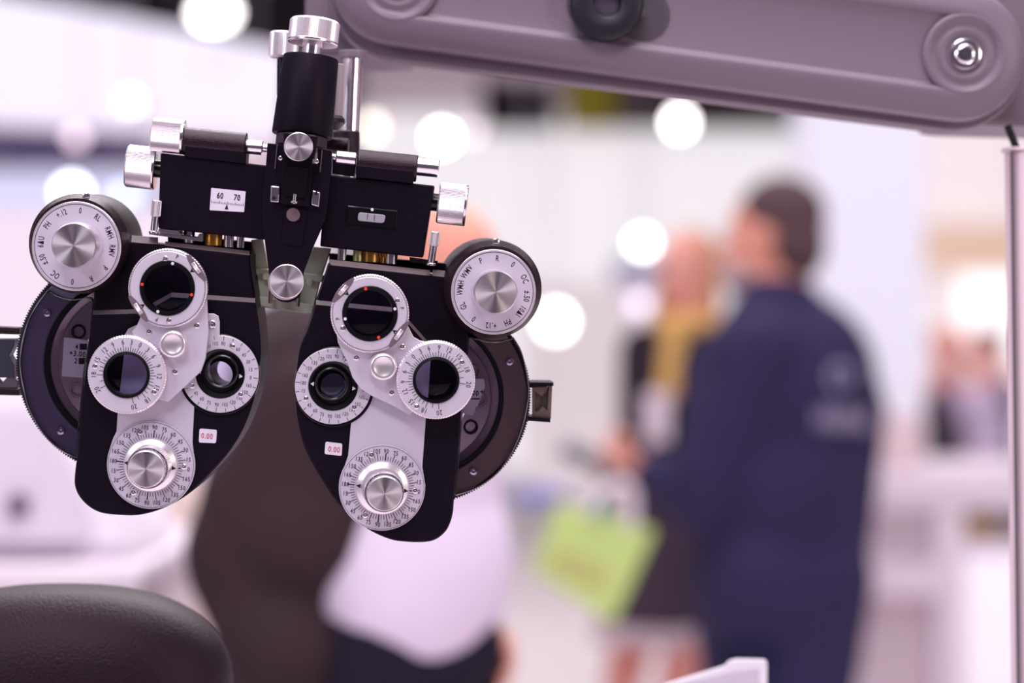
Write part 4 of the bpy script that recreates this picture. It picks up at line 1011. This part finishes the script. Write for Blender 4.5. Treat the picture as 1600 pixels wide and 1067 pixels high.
plate('top_clamp', F, [(442,243),(490,248),(496,213),(443,207)], .020, .010, BLK, PH, bev=.0006)
for pts, hx in (([(422.5,315),(435,316),(437,292),(423.5,290.5)], (428,309.5)), ([(486.5,319.5),(498,323),(500,301),(488,297.5)], (494,302))):
    cb = plate('hinge_block', F, pts, .0145, .006, CHR, cp, r=.0006, bev=.0004)
    link('hinge_hole', tomesh(solid(3.0*K, -.0001, .0003, .00005, 20)), INK, cb, F.at(*hx, .0145))
    
rod('adjusting_screw', F, (461,303), (459.5,316), .0175, 2.6*K, CHR, cp, bev=.0002); rod('screw_head', F, (459.8,314), (459.3,318), .0178, 5.5*K, CHR, cp, bev=.0003)
link('cover_disc', tomesh(lathe([(0,.002),(10*K,.002),(11*K,.0014),(11*K,0),(0,0)], 48)), mat('mauve_metal', (150, 124, 130), .4, metal=.8), cp, F.at(458.3, 335.5, .0095))
tk = link('tilt_knob', tomesh(solid(22*K, 0, .006, .0006, 96)), ALU, PH, F.at(467, 229.5, .020)); link('knob_cap', tomesh(lathe([(21.2*K,0),(0,.0001)], 96)), SPUN, tk, F.at(467.3, 229.3, .0262))
bk = link('bend_knob', tomesh(solid(27*K, 0, .012, .0006, 100, .6*K)), ALU, PH, F.at(448, 441, .009)); link('knob_cap', tomesh(lathe([(26.3*K,-.0003),(25.3*K,0),(0,.0003)], 96)), SPUN, bk, F.at(448, 439.5, .0214))
rod('knob_seat', F, (447.5,447.5), (447.4,447.4), .004, 25*K, BLK, PH, hb=.0088)
for x, y in ((438, 247), (495, 252)): screw(F, x, y, .0165, 3.2*K, cp)
# clamps on top of the bar
rod('clamp_sleeve', F, (287,220), (385,229.5), -.006, 22*K, BLKT, PH)
plate('sleeve_saddle', F, [(288,245),(384,256),(386,228),(289,218)], .002, .02, BLK, PH, bev=.0005)
rod('clamp_pin', F, (384,229), (411,231.3), -.006, 11.2*K, CHR, PH); rod('pin_tip', F, (410,231.2), (419,232), -.006, 6*K, CHR, PH)
rod('clamp_sleeve', F, (558,254), (652,263.5), -.006, 21*K, BLKT, PH)
plate('sleeve_saddle', F, [(556,277),(645,287),(648,262),(558,252)], .002, .02, BLK, PH, bev=.0005)
rod('clamp_pin', F, (525,246), (557,249.5), -.006, 11*K, CHR, PH); rod('clamp_pin', F, (651,259.5), (686,263), -.006, 14.5*K, CHR, PH)
rod('pin_tip', F, (518,245.3), (526,246), -.006, 6*K, CHR, PH); plate('pin_seat', F, [(519,271),(553,276),(556,256),(520,250)], -.004, .02, BLK, PH, bev=.0005)
for nm, a, b, r in (('clamp_knob', (236.5,209.5), (287.5,214.8), 26.5), ('width_knob', (198,258.5), (243.5,263.5), 33.5), ('width_knob', (684,316.5), (728.5,321.5), 32.5)):
    k_ = rod(nm, F, a, b, -.006 if nm == 'clamp_knob' else -.014, r*K, ALU, PH, ridges=.8*K, seg=168, bev=.0010)
    e = Vector(b) - Vector(a)
    a2, b2 = Vector(a) - e*.02, Vector(b) + e*.02
    rod('knob_rim', F, tuple(Vector(b)-e*.10), tuple(b2), -.006 if nm == 'clamp_knob' else -.014, (r+.4)*K, CHR, k_, bev=.0006, seg=72)
rod('knob_shaft', F, (243,263.3), (256,264.6), -.014, 14*K, BLKR, PH); rod('knob_shaft', F, (670,315), (686,316.8), -.014, 14*K, BLKR, PH)
# levelling thumb screws hanging beside the boxes
for (x0,y0,x1,y1,x2,y2) in ((245,313,243,338,240.5,361), (680.5,362,677.5,384,673.5,411)):
    ts = rod('thumb_screw', F, (x0,y0), (x1,y1), .002, 8*K, ALU, PH, ridges=.6*K, seg=60, bev=.0004)
    rod('screw_stem', F, (x1,y1), (x2,y2), .002, 5.5*K, CHR, ts, bev=.0003); rod('screw_foot', F, (x2,y2), (x2-.4,y2+4), .002, 7.5*K, CHR, ts, bev=.0003)
plate('tie_bar', F, [(232,366),(315,377.5),(318,376),(318,364),(311,365),(309,370),(236,361)], -.003, .012, CHR, PH, bev=.0005)
plate('slide_rail', F, [(247,362),(283,366.5),(280,361),(248,357)], .0, .02, CHR, PH, bev=.0004)
plate('slide_rail', F, [(640,410),(684,415),(684,408),(640,402)], -.003, .012, BLKR, PH, bev=.0004)
for (x, y, r, m) in ((296,369,9,CHR), (334,373,14,BRS), (358,376,8,CHR), (376,377,6,CHR), (535,396,7,CHR), (560,398,8,mat('pale_brass',(205,200,140),.35,metal=.9)), (580,399,14,BRS), (612,402,10,CHR), (598,401,4,BRS)):
    rod('slide_roller', F, (x,y-9), (x-.9,y+11), -.012, r*K, m, PH, bev=.0004, seg=32)
plate('under_bar', F, [(262,388),(392,402),(392,378),(262,366)], -.024, .02, BLK, PH, bev=.0004)
plate('under_bar', F, [(514,414),(700,428),(700,412),(514,396)], -.024, .02, BLK, PH, bev=.0004)
# centre rear metal yoke seen between the heads
Fy = Fr(455, 430, D0+.03, roll=-6)
yk = plate('rear_yoke', Fy, [(392,375),(410,372),(420,420),(470,425),(490,385),(517,388),(500,440),(488,488),(440,482),(402,474)], 0, .004, MILK, PH, bev=.0006)
plate('yoke_lip', Fy, [(400,478),(488,492),(491,476),(402,462)], .004, .006, MILK, yk, bev=.001)
plate('yoke_lip', Fy, [(396,428),(503,441),(506,430),(395,417)], .003, .004, MILK, yk, bev=.001)
for x, y in ((415,432), (484,441)): link('yoke_rivet', tomesh(lathe([(0,.002),(5*K,.0015),(6*K,0)], 20)), MILK, yk, Fy.at(x, y, .003))
for a, b in (((424,447),(422,474)), ((467,452),(465,479))): rod('yoke_pin', Fy, a, b, .012, 3*K, mat('mauve_metal', (150,124,130)), yk, bev=.0003)

# upright cylinder
Fc_ = Fr(480, 150, D0+.004, roll=-3.2, pitch=-4)
A, B = Fc_.uv(472, 212, 0), Fc_.uv(486, 90, 0); L_ = (B-A).length
Wc = Fc_.W @ Matrix.Translation(A) @ (B-A).to_track_quat('Z','Y').to_matrix().to_4x4()
link('suspension_cylinder', tomesh(lathe([(0,0),(46.5*K,0),(47.5*K,.0008),(43.5*K,L_-.001),(42.5*K,L_),(0,L_)], 96), 'suspension_cylinder', 40), BLK, PH, Wc)
link('cylinder_base', tomesh(solid(40*K, -.008, 0, .0008, 80)), mat('dark_mauve_metal', (70, 56, 68), .4, metal=.5), PH, Wc)
link('knob_stem', tomesh(solid(15.5*K, L_, L_+.010, .0004, 48)), CHR, PH, Wc)
lk = link('lock_knob', tomesh(solid(39.5*K, 0, 38*K, .0014, 180, .7*K), 'lock_knob', 20), ALU, PH, Wc @ Matrix.Translation((0,0,L_+.0085)))
link('knob_rim', tomesh(ring(34*K, 40*K, .0002, .002, .0004, 72)), CHR, lk, WM[lk])
rod('rear_knob', Fr(440,70,D0+.05), (445,50), (442.5,91), 0, 24*K, ALU, PH, ridges=.7*K, seg=110, bev=.0012)
rod('rear_stem', Fr(440,70,D0+.05), (442.5,91), (442,150), 0, 10*K, BLKR, PH)
Fk = Fr(525, 150, D0+.035, roll=-3)
rod('rear_sleeve', Fk, (519,100), (515,190), 0, 20*K, mat('ribbed_grey', (160,146,156), .45), PH, ridges=.8*K, seg=40)
rod('rear_ball', Fk, (515,176), (514.5,202), 0, 25*K, BLKT, PH, bev=.004)
rod('mount_arm', Fk, (500,225), (545,228), -.01, 12*K, BLKT, PH); rod('mount_socket', Fr(541,230,1.60), (541.5,205), (541,262), 0, 23*K, BLKT, PH)

# ================================================================== CHAIR with headrest
YH = 1.62
hc = P(96, 1085, YH)
t = thing('examination_chair', (hc.x, hc.y+.15, 0), 'black leather examination chair with rounded headrest at the lower left', 'chair')
def supercush(name, c, a, b, d, n1, n2, parent, m, seg=64):
    bm = bmesh.new(); f = lambda v, e: math.copysign(abs(v)**e, v); rows = []
    for i in range(1, seg//2):
        ph_ = -PI/2 + PI*i/(seg//2)
        rows.append([bm.verts.new((a*f(math.cos(ph_),n1)*f(math.cos(2*PI*j/seg),n2), d*f(math.cos(ph_),n1)*f(math.sin(2*PI*j/seg),n2), b*f(math.sin(ph_),n1))) for j in range(seg)])
    for A, B in zip(rows, rows[1:]):
        for j in range(seg): bm.faces.new((A[j], A[(j+1)%seg], B[(j+1)%seg], B[j]))
    bm.faces.new(rows[0][::-1]); bm.faces.new(rows[-1])
    return link(name, tomesh(bm, name, 60), m, parent, Matrix.Translation(c))
supercush('headrest', hc, .1150, .0740, .060, .80, .85, t, LEA)
link('headrest_post', tomesh(box_bm(-.025,.025,-.01,.01,-.14,.0,.004)), CHR, t, Matrix.Translation(hc + Vector((0,.03,-.05))))
supercush('backrest', hc + Vector((0,.05,-.42)), .22, .30, .055, .35, .5, t, LEA)
supercush('seat', hc + Vector((0,.30,-.78)), .24, .06, .25, .4, .4, t, LEA)
for k in (-1, 1):
    supercush('armrest', hc + Vector((k*.27,.28,-.58)), .035, .025, .17, .5, .5, t, LEA)
    link('armrest_post', tomesh(box_bm(-.012,.012,-.02,.02,-.22,0,.003)), CHR, t, Matrix.Translation(hc + Vector((k*.27,.28,-.58))))
hz = (hc.z-.82)
link('pedestal', tomesh(solid(.06, .03, hz, .004, 40)), CHR, t, Matrix.Translation((hc.x, hc.y+.3, 0)))
link('pedestal_base', tomesh(solid(.27, 0, .03, .008, 60)), CHR, t, Matrix.Translation((hc.x, hc.y+.3, 0)))

# white tray at the bottom on a bracket table
YT = 1.74
t = thing('instrument_tray', P(1120, 1075, YT), 'white raised tray corner at the bottom edge', 'tray')
TW = mat('white_tray_plastic', (236, 228, 240), .35)
FT = Fr(1130, 1060, YT)
plate('tray_rim', FT, [(1000,1150),(1198,1150),(1199,1036),(1196,1031),(1150,1030),(1140,1033),(1132,1041),(1050,1066),(1000,1084)], 0, .004, TW, t, r=.001, bev=.0008)
plate('tray_panel', FT, [(1050,1100),(1185,1100),(1187,1044),(1150,1048),(1060,1069)], .0015, .002, mat('pale_grey_plastic', (205, 196, 214), .3), t, bev=.0004)
q = P(1199, 1110, YT)
for dx, sx in ((-.09, .0),):
    link('tray_floor', tomesh(box_bm(-.16,.0,0,.3,-.006,.0,.002)), TW, t, Matrix.Translation(Vector((q.x, q.y, q.z-.06))))
link('tray_rim', tomesh(box_bm(-.004,.0,0,.3,-.066,-.01,.001)), TW, t, Matrix.Translation(q))
link('tray_leg', tomesh(solid(.02, 0, q.z-.066, .002, 24)), STL, t, Matrix.Translation((q.x-.03, q.y+.15, 0)))
link('tray_foot', tomesh(solid(.09, 0, .02, .004, 32)), STL, t, Matrix.Translation((q.x-.03, q.y+.15, 0)))
